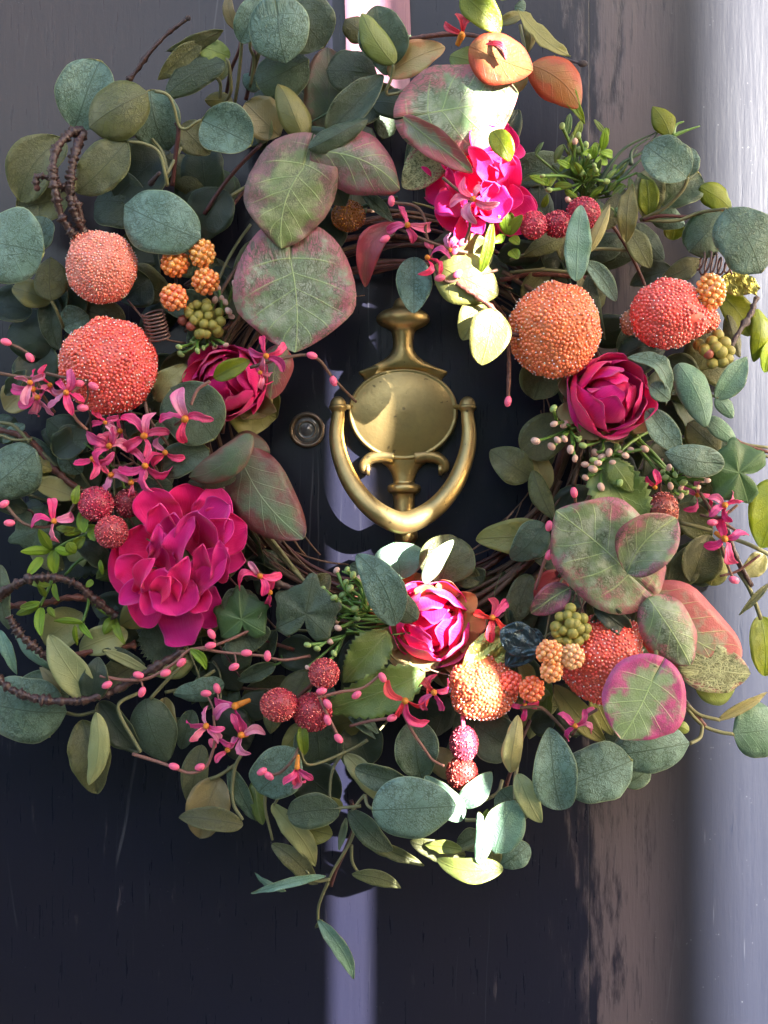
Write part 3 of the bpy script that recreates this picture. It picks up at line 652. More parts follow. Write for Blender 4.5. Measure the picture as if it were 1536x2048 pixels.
GL = simple('dark lens glass', (.13, .13, .14), .05, (.07, .07, .08), coat=1.0)
lathe('lens', 614, 860, [(26, 1.5), (23, 5), (17, 6), (16, 4.5), (12, 4.5), (10, 6.5), (5, 9), (.3, 10)], GL, pe)
lathe('inner_ring', 614, 860, [(18.5, 5), (18.5, 7), (16.5, 7), (16.2, 4)], BRZ, pe)

# ---------------------------------------------------------------- the wreath
WR = empty('wreath', None, P(790, 850, .03), label='round artificial wreath of eucalyptus leaves, magenta peonies, beaded fruit and berries hanging on the door', category='wreath')
SAT = N('pink satin'); _g = SAT.obj(); _st = SAT.add('ShaderNodeVectorMath', {0: _g, 1: (900, 1, 30)}, operation='MULTIPLY').outputs[0]
SAT.set(base=(.20, .085, .12), rough=.42, sheen=.0, normal=SAT.bump(SAT.noise(_st, 1, 2), .5, .0005)); SAT = SAT.m
V, F = [], []
for i in range(25):
    py = -560+i*32
    for j in range(9):
        t = j/8; h = .009+.002*math.sin(i*.4)+.0008*math.sin(j*1.3)
        if i > 20: h += .010*(i-20)/4
        for e in (0, .0006): V.append(tuple(P(690+130*t+2*math.sin(i*.7), py, h-e)))
for i in range(24):
    for j in range(8):
        a = (i*9+j)*2; b = a+2; c = a+18; d = c+2
        F += [(a, b, d, c), (a+1, c+1, d+1, b+1)]
rb = obj('ribbon', V, F, [SAT], None, P(755, -560, .01), dict(label='pink satin ribbon that the wreath hangs from, running up above the leaves', category='ribbon'))

# grapevine ring
vb = empty('vine_base', WR, P(790, 850, .02), label='ring of brown grapevine twigs behind the leaves')
CX, CY = 785, 850
for i in range(38):
    a0 = R.uniform(0, 2*math.pi); span = R.uniform(1.0, 2.2); r0 = R.uniform(325, 420); r1 = r0+R.uniform(-35, 50); hh = R.uniform(1.0, 3.2)
    pts = [(CX+(r0+(r1-r0)*t+12*math.sin(5*t+i))*math.cos(a0+span*t), CY+(r0+(r1-r0)*t+12*math.sin(5*t+i))*math.sin(a0+span*t)*.98, hh+.6*math.sin(7*t+i)) for t in [k/7 for k in range(8)]]
    stem('vine_twig', pts, R.uniform(3, 6), R.choice([VINE, VINE, BARKR, STEMR, TWIG]), vb, n=4, knob=.25, seg=6)
V, F = [], []
for i in range(90):
    a0 = R.uniform(0, 2*math.pi); span = R.uniform(.2, .7); r0 = R.uniform(285, 390); r1 = r0+R.uniform(-35, 45); hh = R.uniform(.6, 3.5)
    pts = [P(CX+(r0+(r1-r0)*k/5)*math.cos(a0+span*k/5), CY+(r0+(r1-r0)*k/5)*math.sin(a0+span*k/5), (hh+.4*math.sin(k+i))/100) for k in range(6)]
    tube_geo([tuple(p) for p in pts], [R.uniform(1, 2)*S]*6, V, F, 5)
obj('fine_twigs', V, F, [VINE], vb, P(790, 850, .02), dict(kind='stuff'))

def sprig(x, y, h=4, label=None, name='eucalyptus_sprig'):
    g = empty(name, WR, P(x, y, h/100))
    if label: g['label'] = label
    return g
def LL(g, rows):
    for r in rows:
        kw = r[9] if len(r) > 9 else {}
        leaf(g, r[0], r[1], r[2], r[3], r[4], r[5], r[6], mat=r[7], kind=r[8], **kw)
rd, ov, la, he = 'round', 'ovate', 'lance', 'heart'

# background foliage close to the door
bgp = [sprig(CX+480*math.cos(a), CY+480*math.sin(a), 2, name='back_foliage') for a in [k*math.pi/4 for k in range(8)]]
cnt = 0
while cnt < 190:
    a = R.uniform(0, 2*math.pi); rr_ = R.uniform(350, 640); x = CX+rr_*math.cos(a); y = CY+rr_*math.sin(a)*1.0
    if rr_ > 520 and -95 < math.degrees(-a+2*math.pi) % 360-52 < 30 and x > 1150 and y < 560: continue
    if y < 170 or y > 1500 or (x > 1330 and y < 620) or (x < 260 and y < 330): continue
    if x > 1380 and y > 1150: continue
    if y > 1420 and (x < 330 or x > 1150): continue
    cnt += 1; L = R.uniform(75, 125); b = a+R.uniform(-1.3, 1.3); h = R.uniform(.9, 3.2)
    leaf(bgp[int(((a+math.pi/8) % (2*math.pi))/(math.pi/4)) % 8], x, y, x+L*math.cos(b), y+L*math.sin(b), L*R.uniform(.45, .8), h, h+R.uniform(-.4, .9), mat=R.choice(['D', 'D', 'D', 'D', 'T2', 'T2', 'G']), kind=R.choice([rd, ov, ov]), roll=R.uniform(-45, 45), nx=10, ny=6)
for i in range(46):
    a = R.uniform(0, 2*math.pi); r0 = R.uniform(380, 600); sp = R.uniform(.15, .45)*R.choice((-1, 1)); hh = R.uniform(1.5, 5); dr = R.uniform(-60, 60)
    xx, yy = CX+r0*math.cos(a), CY+r0*math.sin(a)
    if (xx > 1200 and yy < 450) or (xx < 330 and yy < 330) or (yy > 1430 and (xx < 350 or xx > 1150)): continue
    stem('stem', [(CX+(r0+dr*t)*math.cos(a+sp*t), CY+(r0+dr*t)*math.sin(a+sp*t), hh+t) for t in (0, .33, .66, 1)], R.uniform(2, 4), R.choice([STEM, STEM, STEMR, TWIG, BARKR, STEMD]), bgp[int(((a % (2*math.pi))+math.pi/8)/(math.pi/4)) % 8], n=4)

# fuller foliage along the left and the bottom of the wreath
fg = [sprig(300, 1350, 4, name='filler_sprig'), sprig(700, 1480, 4, name='filler_sprig'), sprig(1050, 1450, 4, name='filler_sprig'), sprig(120, 950, 4, name='filler_sprig')]
for i in range(74):
    if i < 50:
        a = math.radians(R.uniform(35, 165)); rr_ = R.uniform(470, 650)
    else: a = math.radians(R.uniform(150, 200)); rr_ = R.uniform(450, 760)
    x, y = CX+rr_*math.cos(a), CY+rr_*math.sin(a)*.98
    if y > 1440 and x < 380: continue
    b_ = a+R.uniform(-1.2, 1.2); L = R.uniform(55, 105); h = R.uniform(3.2, 5.6); q = 3 if y < 1100 else (0 if x < 480 else (1 if x < 880 else 2))
    x2, y2 = x+L*math.cos(b_), y+L*math.sin(b_)
    leaf(fg[q], x, y, x2, y2, L*R.uniform(.35, .75), h, h+R.uniform(-.4, .8), mat=R.choice(['T2', 'T2', 'G', 'U', 'D', 'YP', 'T', 'GG']), kind=R.choice([rd, ov, ov, la]), roll=R.uniform(-50, 50))
    if R.random() < .5: stem('stem', [(x-30*math.cos(b_)+R.uniform(-20, 20), y-30*math.sin(b_)+R.uniform(-20, 20), h-1), (x-12*math.cos(b_), y-12*math.sin(b_), h-.3), (x+6*math.cos(b_), y+6*math.sin(b_), h)], 2.2, R.choice([STEM, STEM, STEMG, STEMR]), fg[q], n=4, seg=6)

wg = sprig(600, 1380, 6, name='wispy_stems')
for i in range(34):
    a = math.radians(R.uniform(20, 175)); r0 = R.uniform(400, 600); sp = R.uniform(.1, .32)*R.choice((-1, 1)); hh = R.uniform(5, 7.5); x, y = CX+r0*math.cos(a), CY+r0*math.sin(a)
    if y > 1470 and not 480 < x < 1150: continue
    dr = R.uniform(-50, 80)
    stem('stem', [(CX+(r0+dr*t*t)*math.cos(a+sp*t), CY+(r0+dr*t*t)*math.sin(a+sp*t), hh-1.5*(1-t)) for t in (0, .3, .6, 1)], 2.6, R.choice([STEM, STEM, STEMG, TWIG, STEMR]), wg, n=4, r2=1.5, seg=6)
ug = sprig(1180, 350, 5, 'bushy little green leaves of the upright spray, upper right', 'boxwood_sprig')
for i in range(46):
    x, y = 1175+R.gauss(0, 45), 350+R.gauss(0, 34); b_ = R.uniform(-2.6, -.4) if R.random() < .7 else R.uniform(-.4, 3); L = R.uniform(26, 44); h = R.uniform(4.4, 6.8)
    leaf(ug, x, y, x+L*math.cos(b_), y+L*math.sin(b_), L*R.uniform(.3, .42), h, h+R.uniform(-.2, .7), mat=R.choice(['BX', 'GG', 'GG', 'I']), kind=ov, nx=8, ny=6)
    if i % 2: stem('stem', [(1165+R.uniform(-20, 20), 400, 4), ((x+1165)/2+R.uniform(-12, 12), (y+400)/2, h-.8), (x, y, h)], 2.2, STEMG, ug, n=4, seg=6)

# --- top left eucalyptus
g = sprig(340, 360, 6, 'sage eucalyptus sprig arching over the upper left of the wreath')
LL(g, [(148, 260, 205, 122, 112, 6, 6.5, 'T', rd), (296, 184, 178, 255, 108, 9, 8.4, 'G', rd, dict(bow=.16, cup=-.35)),
 (300, 178, 330, 298, 100, 7, 6.5, 'T', rd), (254, 283, 152, 384, 88, 8.5, 8, 'G', ov, dict(curve=-.05)), (130, 276, 38, 404, 96, 5.5, 5, 'G', rd, dict(curve=.08)),
 (145, 392, 32, 418, 80, 5, 4.5, 'G', rd), (402, 478, 243, 402, 122, 8.5, 9, 'T', rd, dict(cup=-.12, bow=.08)), (402, 240, 505, 290, 100, 8, 8.5, 'T', rd),
 (362, 250, 420, 308, 62, 6, 5.5, 'G', ov), (340, 300, 230, 400, 120, 3, 3, 'D', rd), (300, 420, 180, 395, 110, 3.5, 3, 'T2', rd), (390, 330, 430, 440, 120, 3.5, 3, 'D', rd), (450, 380, 400, 480, 90, 4.5, 4, 'D', ov)])
stem('stem', [(335, 372, 7.5), (330, 346, 8), (318, 305, 8.3), (290, 288, 8.5), (256, 283, 8.5)], 3.6, STEM, g, r2=2.6)
stem('stem', [(333, 350, 7.5), (350, 318, 7), (362, 296, 6.5)], 3.2, STEM, g)
stem('stem', [(345, 372, 6.5), (350, 320, 7), (357, 262, 7.5), (352, 245, 7.6)], 4.2, STEMR, g)
stem('stem', [(310, 182, 8.8), (335, 190, 8.8), (348, 215, 8.4), (357, 250, 7.8), (372, 258, 7.8), (390, 246, 8), (403, 240, 8)], 2.9, STEM, g)
stem('stem', [(304, 278, 6.5), (325, 305, 6.8), (336, 345, 7)], 3, STEM, g)
# left edge eucalyptus
g = sprig(90, 560, 6, 'eucalyptus sprig with one large pale round leaf at the left edge')
LL(g, [(-50, 480, 92, 505, 148, 8.5, 9, 'T', rd, dict(bow=.05, cup=-.1)), (62, 510, 92, 432, 62, 7, 7, 'T', rd), (103, 600, 100, 515, 66, 6.5, 6, 'G', ov, dict(cup=-.3)), (105, 600, 25, 575, 50, 5, 4.5, 'U', ov),
 (125, 655, 175, 630, 60, 5, 5, 'T', rd), (113, 700, 20, 650, 100, 3.5, 3, 'D', rd), (60, 700, 100, 780, 90, 3, 3, 'D', ov), (100, 590, 118, 700, 46, 4.5, 4, 'T2', ov)])
stem('stem', [(100, 596, 6.3), (115, 625, 6), (127, 655, 5)], 3, STEM, g)
LL(g, [(140, 560, 160, 640, 60, 4, 4, 'D', ov), (250, 640, 150, 610, 60, 4, 4, 'G', ov), (300, 560, 240, 600, 80, 3, 3, 'D', ov)])
# left, below the big fruit
g = sprig(60, 900, 6, 'eucalyptus sprig with large teal leaves at the left edge below the big fruit')
LL(g, [(-30, 985, 74, 900, 106, 8, 8, 'T', rd), (175, 905, 95, 838, 70, 5, 5, 'T2', rd), (52, 740, 10, 790, 30, 7, 6, 'D', la), (30, 835, -10, 880, 60, 4, 4, 'T2', rd), (55, 780, 10, 820, 60, 5, 5, 'TAN', ov),
 (40, 880, 120, 950, 60, 3, 3, 'T2', ov), (130, 940, 60, 1000, 60, 3, 3, 'D', ov), (170, 860, 110, 910, 60, 6, 6, 'D', rd), (180, 880, 110, 885, 60, 6.5, 6, 'T2', rd)])
stem('stem', [(0, 845, 6), (25, 850, 6), (45, 868, 6), (60, 885, 6)], 3.5, STEM, g); stem('stem', [(0, 870, 6), (30, 880, 6), (65, 878, 6)], 3, STEM, g)
stem('stem', [(70, 890, 5), (110, 930, 5), (150, 955, 4.5)], 4, STEM, g); stem('stem', [(20, 985, 5), (60, 990, 5), (120, 1010, 5)], 3, STEM, g)
# upper sprig above-left
g = sprig(470, 200, 6, 'eucalyptus sprig with folded olive leaves pointing up and left at the top')
LL(g, [(446, 60, 332, 103, 30, 8, 7, 'G', la, dict(roll=40)), (405, 84, 316, 160, 40, 7.5, 7, 'G', la, dict(roll=30)), (449, 124, 330, 196, 62, 7.5, 7, 'T2', ov, dict(curve=.08)), (460, 113, 392, 92, 42, 7, 7, 'Y', ov),
 (466, 205, 410, 200, 36, 5, 5, 'U', ov), (480, 84, 545, -8, 62, 8.5, 9, 'T', ov), (479, 66, 458, -20, 26, 7, 7.5, 'TAN', la, dict(roll=30)), (444, 160, 430, 115, 40, 5, 5, 'U', ov),
 (490, 175, 520, 150, 40, 5, 5, 'T', ov)])
for p in ([(450, 205, 5), (462, 180, 6), (458, 130, 7), (450, 115, 7)], [(470, 205, 5), (478, 150, 6.5), (483, 90, 8), (482, 75, 8.4)], [(440, 200, 5), (440, 165, 5.5), (425, 150, 6), (412, 140, 6.5)], [(500, 175, 5), (508, 120, 6), (500, 90, 7), (510, 40, 8)]):
    stem('stem', p, 3.2, STEM, g)
stem('stem', [(452, 190, 4), (462, 140, 5), (478, 100, 6), (485, 60, 6)], 3.5, STEMR, g); stem('stem', [(492, 200, 4), (502, 150, 5), (510, 100, 6)], 4, STEMR, g)
# top centre
g = sprig(600, 180, 7, 'eucalyptus sprig with broad teal and green leaves at the top centre')
LL(g, [(556, 34, 572, 126, 116, 9.5, 9, 'T', he, dict(cup=-.25, bow=.1)), (566, -8, 650, 95, 118, 8, 7.5, 'T2', rd, dict(cup=.1)), (532, 40, 568, -8, 50, 7.5, 7.5, 'Y', ov), (618, 118, 512, 172, 96, 7, 6.5, 'T2', rd),
 (560, 272, 490, 205, 78, 5.5, 6, 'TAN', rd), (609, 280, 556, 168, 56, 8.5, 8, 'U', ov, dict(cup=-.3)), (655, 265, 655, 95, 92, 4.5, 4.5, 'VD', ov), (755, 150, 652, 140, 88, 6.5, 7, 'T2', rd),
 (735, 80, 690, 40, 50, 6, 6, 'G', rd), (787, 130, 750, 12, 92, 8, 8.5, 'T2', ov), (788, 128, 724, 26, 52, 9, 9.3, 'Y', ov, dict(cup=-.3, curve=-.06)), (775, 150, 750, 70, 42, 7, 7, 'T', ov), (800, 140, 820, 70, 40, 6, 6, 'T2', ov),
 (655, 266, 767, 152, 64, 8.5, 8.8, 'T2', ov, dict(cup=.45)), (765, 210, 660, 260, 56, 6, 6, 'T2', ov), (745, 205, 846, 225, 58, 6.5, 6.5, 'D', ov), (600, 90, 640, 10, 70, 6, 6, 'G', ov), (700, 200, 800, 190, 60, 4, 4, 'D', ov),
 (530, 240, 480, 290, 60, 3, 3, 'D', ov), (545, 270, 515, 262, 50, 6, 5, 'U', ov)])
stem('stem', [(775, 190, 8), (773, 180, 8.2), (783, 155, 8.5), (787, 130, 9)], 3, STEM, g); stem('stem', [(775, 190, 8), (800, 185, 8), (820, 172, 8.5)], 3, STEM, g)
stem('stem', [(600, 290, 7), (608, 280, 8)], 3, STEM, g); stem('stem', [(505, 150, 5), (515, 115, 6), (520, 100, 7)], 4, STEM, g)
# mottled heart leaves, top
g = sprig(640, 300, 8, 'sprig of large mottled heart shaped leaves above the knocker', 'heart_leaf_sprig')
H = dict(cup=-.15, bow=.07)
leaf(g, 606, 338, 562, 496, 166, 9.5, 9.5, 'VL', he, bow=.05, cup=-.12, curve=.10, wav=.035, roll=6, props=dict(label='large heart leaf, lime centre and dusky pink edges'))
leaf(g, 622, 302, 800, 378, 118, 9.8, 8.8, 'VP', ov, bow=.08, cup=-.3, curve=-.10, fold=.15, props=dict(label='folded heart leaf with a dark pink lower edge'))
leaf(g, 866, 224, 1036, 192, 176, 10, 10.5, 'V', he, bow=.03, cup=-.1, wav=.035, curve=.02, props=dict(label='broad heart leaf with pink tip over the top peony'))
leaf(g, 806, 234, 945, 345, 54, 11.5, 12, 'VS', ov, bow=.05, cup=.4, roll=-25)
leaf(g, 890, 300, 806, 375, 72, 8, 8, 'VR', ov)
leaf(g, 620, 302, 690, 412, 104, 8, 7.5, 'D', he); leaf(g, 612, 420, 680, 500, 96, 5.5, 5, 'D', rd); leaf(g, 618, 298, 735, 238, 44, 10.2, 9.5, 'T2', ov)
leaf(g, 582, 528, 592, 706, 228, 9, 9, 'V', 'heart', bow=.04, cup=-.08, wav=.03, hook=.05, props=dict(label='very large mottled heart leaf left of the knocker, pink on its right side'))
leaf(g, 560, 690, 540, 798, 66, 6.5, 6, 'VS', ov); leaf(g, 724, 386, 786, 442, 26, 7, 7, 'T', la); leaf(g, 795, 446, 730, 574, 48, 7, 6.5, 'P', ov, curve=.18, cup=.3)
leaf(g, 990, 450, 868, 482, 46, 7, 6.5, 'VD', 'serr'); leaf(g, 828, 514, 828, 628, 66, 7.5, 7.5, 'T', ov, bow=.04)
leaf(g, 872, 528, 996, 590, 98, 8.4, 8.8, 'U', ov, cup=-.1); leaf(g, 985, 618, 962, 730, 78, 9.8, 9.8, 'U', ov, bow=.05, cup=.1); leaf(g, 960, 600, 925, 680, 60, 8.5, 8.5, 'U', ov); leaf(g, 985, 500, 900, 520, 70, 8, 8, 'U', ov)
# top right of centre: tan, orange and lime leaves
g = sprig(960, 120, 8, 'sprig of tan, orange and lime leaves at the top right of the wreath')
LL(g, [(776, 150, 890, 94, 62, 7, 8, 'PE', ov), (900, 112, 1020, 165, 60, 9, 9, 'Y', ov), (940, 92, 1062, 148, 98, 11.2, 11.0, 'O', ov, dict(cup=-.1, bow=.03, hook=.12)), (925, -12, 1002, 62, 62, 11.5, 11, 'YB', ov), (1062, 130, 1160, 214, 84, 9.5, 9, 'O', ov, dict(curve=-.08, cup=-.2)),
 (1108, 110, 1170, 248, 30, 9, 8.6, 'YB', la, dict(curve=.06)), (1035, 18, 1142, 112, 40, 9, 8.5, 'U', la, dict(curve=.14, roll=25)), (1045, 30, 990, 50, 24, 8, 8, 'U', la), (1050, 20, 1030, 12, 30, 8, 8, 'T', ov), (1055, 105, 1045, 40, 22, 8, 8, 'U', la, dict(curve=.15)),
 (1020, 190, 1030, 110, 60, 8, 8, 'TAN', ov), (1000, 0, 1050, -40, 40, 8, 8, 'Y', ov)])
stem('stem', [(1055, 118, 9), (1048, 90, 8.5), (1040, 50, 8)], 3, STEM, g)
stem('stem', [(1130, 118, 8), (1142, 122, 8.2), (1158, 126, 8.4)], 2.5, BARKG, g); ball('bud', g, 1165, 127, 8.4, 7, BARKG, 2, (1.5, 1, 1))
stem('twig', [(818, 80, 8), (860, 72, 8.5), (912, 68, 9), (960, 74, 10), (990, 90, 11.6), (1012, 118, 11.9)], 5, BARKR, g, r2=3, knob=.3)
flower(g, 924, 70, 11, 52, 65, 3, 'PKR', .4, spread=110, tube=(915, 90))
leaf(g, 1012, 120, 972, 88, 14, 12, 12.2, 'PKR', 'petal', curve=.3)
# top left bare twigs
g = sprig(150, 420, 7, 'dark curling bare twigs rising above the glittered fruit', 'bare_twig')
stem('twig', [(165, 262, 7), (140, 268, 8), (112, 300, 9), (106, 340, 9.5), (110, 380, 9.5), (122, 430, 9), (147, 472, 8.5)], 6, BARK, g, r2=7, knob=.6, n=14, nodes=3)
stem('twig', [(168, 262, 7), (152, 300, 8.5), (143, 345, 9), (140, 390, 9), (150, 430, 9), (170, 470, 8)], 6.5, BARK, g, knob=.6, n=14, nodes=3)
stem('twig', [(112, 362, 9), (88, 353, 9.3), (72, 356, 9.3), (73, 376, 9.3)], 5, BARK, g, knob=.4, nodes=4); ball('bud', g, 74, 376, 9.3, 7, BARKR)
stem('twig', [(112, 368, 9), (140, 385, 8.8), (158, 420, 8.6), (165, 468, 8)], 6, BARK, g, knob=.5, nodes=3, n=8)
stem('twig', [(240, 172, 6), (262, 155, 6.5), (300, 105, 7), (335, 68, 7.2), (375, 37, 7.5)], 4.5, BARK, g, r2=2.8, knob=.45, nodes=4, n=7); ball('bud', g, 376, 36, 7.5, 6, BARKG)
stem('twig', [(300, 368, 6), (320, 345, 7)], 6, BARKG, g, r2=3, knob=.4)

# --- right side eucalyptus
g = sprig(1330, 420, 6, 'eucalyptus sprig with teal and lime leaves at the upper right')
LL(g, [(1340, 272, 1306, 212, 44, 6, 6, 'YB', la), (1376, 357, 1292, 286, 90, 7.5, 7.5, 'T', rd), (1376, 352, 1388, 294, 36, 7, 7.2, 'T', ov), (1290, 436, 1308, 330, 60, 5, 5, 'G', ov), (1298, 430, 1290, 350, 40, 5.3, 5.3, 'YB', ov),
 (1325, 412, 1400, 345, 80, 5, 5, 'T2', rd), (1400, 374, 1466, 420, 48, 5.5, 5, 'YB', ov), (1450, 425, 1378, 505, 82, 6, 6, 'T2', rd), (1452, 416, 1520, 548, 118, 8.5, 8.5, 'T', rd, dict(cup=-.12)),
 (1152, 562, 1163, 408, 50, 10.5, 10.5, 'TL', ov, dict(cup=.1)), (1178, 505, 1220, 408, 24, 9.5, 9.5, 'TAN', la), (1252, 486, 1266, 368, 38, 7, 7, 'U', la, dict(roll=20)), (1205, 458, 1250, 380, 40, 5.5, 5.5, 'G', ov),
 (1255, 460, 1300, 536, 44, 6, 6, 'G', ov), (1272, 448, 1328, 520, 44, 5.5, 5.5, 'T2', ov), (1136, 472, 1048, 512, 38, 5, 5, 'G', ov), (1140, 450, 1122, 520, 36, 5, 5, 'G', ov), (1300, 420, 1370, 450, 46, 4.5, 4.5, 'T', ov), (1345, 480, 1350, 440, 40, 3.5, 3.5, 'YB', ov),
 (1172, 524, 1232, 602, 36, 7.5, 7, 'T', ov, dict(cup=.3)), (1180, 545, 1212, 680, 40, 7, 6.5, 'T2', la, dict(curve=.12)), (1160, 540, 1210, 670, 22, 6, 6, 'TAN', la, dict(curve=.15)), (1130, 510, 1050, 540, 60, 3, 3, 'D', ov), (1240, 470, 1180, 520, 50, 3.5, 3.5, 'T2', ov),
 (1345, 540, 1260, 570, 50, 3, 3, 'D', la), (1400, 520, 1320, 560, 40, 4, 4, 'G', la), (1160, 470, 1230, 520, 50, 3, 3, 'D', ov), (1440, 590, 1500, 672, 56, 3.5, 3, 'YB', ov), (1515, 618, 1508, 724, 36, 3.5, 3, 'YB', ov), (1455, 630, 1480, 715, 30, 4, 4, 'G', ov), (1545, 680, 1530, 745, 34, 3.5, 3, 'YB', ov)])
for p in ([(1280, 440, 5), (1330, 415, 6), (1365, 380, 7), (1376, 355, 7.5)], [(1280, 440, 5), (1350, 442, 5.5), (1400, 425, 6), (1452, 418, 8)], [(1135, 535, 5), (1180, 500, 5.5), (1250, 500, 5), (1300, 500, 5)], [(1020, 520, 4), (1080, 500, 4.5), (1140, 490, 5), (1190, 480, 5)], [(1020, 545, 4), (1080, 540, 5), (1150, 545, 5.5)]):
    stem('stem', p, 3.4, STEM, g)
stem('stem', [(1285, 440, 5.2), (1320, 432, 5.5), (1380, 434, 5.5)], 3.5, STEMR, g); stem('stem', [(1000, 560, 3), (1080, 548, 3.6), (1180, 556, 4)], 5, BARKR, g)
g = sprig(1240, 320, 6, 'thin dark green grass like sprig at the upper right', 'grass_sprig')
for a_ in ([(1205, 385), (1240, 330), (1290, 300), (1325, 250)], [(1210, 390), (1270, 330), (1290, 312)], [(1195, 370), (1245, 300), (1318, 262)], [(1262, 330), (1265, 300), (1300, 275)], [(1345, 272), (1370, 262), (1400, 252)], [(1345, 270), (1352, 250), (1368, 243)], [(1215, 360), (1240, 345), (1275, 300)]):
    n_ = len(a_)-1; stem('blade', [(p[0], p[1], 5.5) for p in a_], 4.5, STEMD if a_[0][0] < 1300 else STEMG, g, r2=1.2)
# right side lower eucalyptus + pale leaves
g = sprig(1400, 850, 6, 'pale sage leaves curling at the right edge beside the rose bud')
LL(g, [(1254, 716, 1345, 802, 40, 8.5, 8.5, 'T', ov, dict(curve=-.2, roll=25)), (1300, 770, 1340, 800, 36, 8.6, 8.6, 'T', ov), (1356, 727, 1418, 852, 62, 8, 8, 'TL', ov), (1338, 740, 1420, 856, 18, 7.5, 7.5, 'TL', la), (1432, 800, 1494, 714, 48, 7, 7.5, 'TL', la, dict(cup=.3)),
 (1432, 795, 1466, 836, 30, 7, 7, 'TL', ov), (1412, 835, 1472, 886, 34, 6, 6, 'TL', ov), (1308, 838, 1362, 905, 52, 8.5, 8.5, 'T', he), (1422, 925, 1330, 905, 62, 8.5, 8.7, 'T', he), (1440, 905, 1375, 845, 62, 5, 5, 'G', rd), (1090, 712, 1068, 800, 82, 4.5, 4.5, 'G', rd),
 (1125, 835, 1045, 910, 84, 4.5, 4.5, 'G', rd), (1062, 955, 982, 900, 66, 4, 4, 'G', ov), (1090, 985, 1060, 900, 50, 3.5, 3.5, 'TAN', ov), (1065, 940, 1108, 1040, 40, 4.5, 4.5, 'G', la), (1230, 740, 1330, 700, 50, 4, 4, 'D', la), (1240, 720, 1330, 680, 60, 3.5, 3.5, 'D', 'serr'), (1330, 720, 1400, 760, 50, 3.5, 3.5, 'D', ov),
 (1090, 1060, 953, 1075, 66, 4, 4, 'U', ov, dict(curve=-.04)), (1090, 1048, 1022, 1118, 66, 4.8, 4.8, 'T2', ov), (1060, 1150, 1016, 1250, 54, 4, 4, 'G', ov), (1350, 880, 1290, 960, 70, 4, 4, 'D', ov), (1090, 880, 1060, 940, 60, 3, 3, 'D', ov)])
ivy(g, 1478, 945, 78, 165, 7, 'I', dome=.2)
for p in ([(1415, 790, 7), (1428, 792, 7), (1436, 796, 7)], [(1450, 870, 5), (1490, 888, 5), (1536, 895, 5)], [(1460, 880, 5), (1500, 900, 5), (1540, 915, 5)], [(1100, 1000, 3), (1085, 900, 3.5), (1120, 860, 4)]):
    stem('stem', p, 3, STEM, g)
stem('twig', [(1455, 868, 5.5), (1490, 890, 5.5), (1540, 905, 5.5)], 3.5, BARKR, g)
stem('twig', [(1513, 596, 5), (1500, 630, 5.4), (1478, 665, 5.8), (1461, 696, 6)], 5, BARKG, g, knob=.5, nodes=5)
leaf(g, 1440, 560, 1520, 575, 50, 5, 5, 'GOLD', ov, name='gold_leaf', wav=.05, back='GOLD'); leaf(g, 1480, 540, 1515, 592, 22, 5.5, 5.5, 'GOLD', la, name='gold_leaf', wav=.06, back='GOLD')

# --- right hearts
g = sprig(1250, 1145, 8, 'sprig of pink tinged mottled heart leaves on the lower right', 'heart_leaf_sprig')
leaf(g, 1250, 1140, 1112, 1022, 196, 9.5, 10, 'V', he, bow=.04, cup=-.1, wav=.03, curve=.02, props=dict(label='large mottled heart leaf with rose pink margin'))
leaf(g, 1254, 1146, 1352, 1036, 108, 10, 10, 'V', ov, cup=.4, bow=.1, curve=-.12)
leaf(g, 1140, 1176, 1062, 1226, 54, 8.5, 8, 'VP', ov); leaf(g, 1130, 1150, 1070, 1200, 60, 4.5, 4.5, 'P', ov)
leaf(g, 1298, 1178, 1482, 1318, 150, 7.6, 7.9, 'VS', ov, bow=.05, cup=-.1, curve=.12, props=dict(label='wide pale leaf flushed rose red towards its tip'))
leaf(g, 1296, 1195, 1378, 1330, 100, 9.5, 9.5, 'V', ov, cup=-.15)
leaf(g, 1396, 1330, 1504, 1350, 92, 8.2, 8, 'VR', he, cup=-.05, bow=.02, wav=.02, fold=0, props=dict(label='olive leaf with a bold net of pale veins'))
leaf(g, 1386, 1362, 1476, 1365, 84, 6.5, 6.5, 'Y', rd)
leaf(g, 1300, 1370, 1242, 1478, 160, 11, 11, 'VK', he, bow=.03, cup=-.06, wav=.02, fold=-.06, curve=-.02, props=dict(label='round heart leaf edged in bright pink'))
leaf(g, 1385, 1165, 1420, 1070, 76, 5, 5, 'G', ov); leaf(g, 1345, 1175, 1395, 1090, 60, 4.5, 4.5, 'G', ov); leaf(g, 1420, 1170, 1440, 1110, 50, 4, 4, 'U', ov)
leaf(g, 1190, 918, 1288, 1080, 100, 7, 7, 'GG', 'serr', bow=.05); leaf(g, 1220, 920, 1265, 985, 50, 7.6, 7.5, 'GG', 'serr')
LL(g, [(1560, 958, 1522, 1096, 96, 5, 5, 'YB', ov), (1520, 1232, 1530, 1352, 66, 4, 4, 'YB', ov), (1540, 1166, 1478, 1230, 14, 5, 5, 'G', la), (1530, 1110, 1480, 1150, 40, 3, 3, 'U', ov), (1360, 1010, 1420, 1080, 60, 3.5, 3.5, 'G', ov)])
for p in ([(1246, 1145, 9), (1275, 1170, 8.5), (1300, 1190, 8.5)], [(1248, 1150, 9), (1262, 1180, 8), (1275, 1230, 8)], [(1310, 1335, 11), (1312, 1300, 9.5), (1305, 1260, 8)], [(1475, 1140, 5), (1500, 1180, 5), (1522, 1238, 4.5)], [(1360, 1045, 5), (1400, 1055, 5), (1425, 1062, 5)], [(1540, 1110, 4), (1500, 1090, 4), (1460, 1075, 4.5)]):
    stem('stem', p, 4.2, STEM, g)
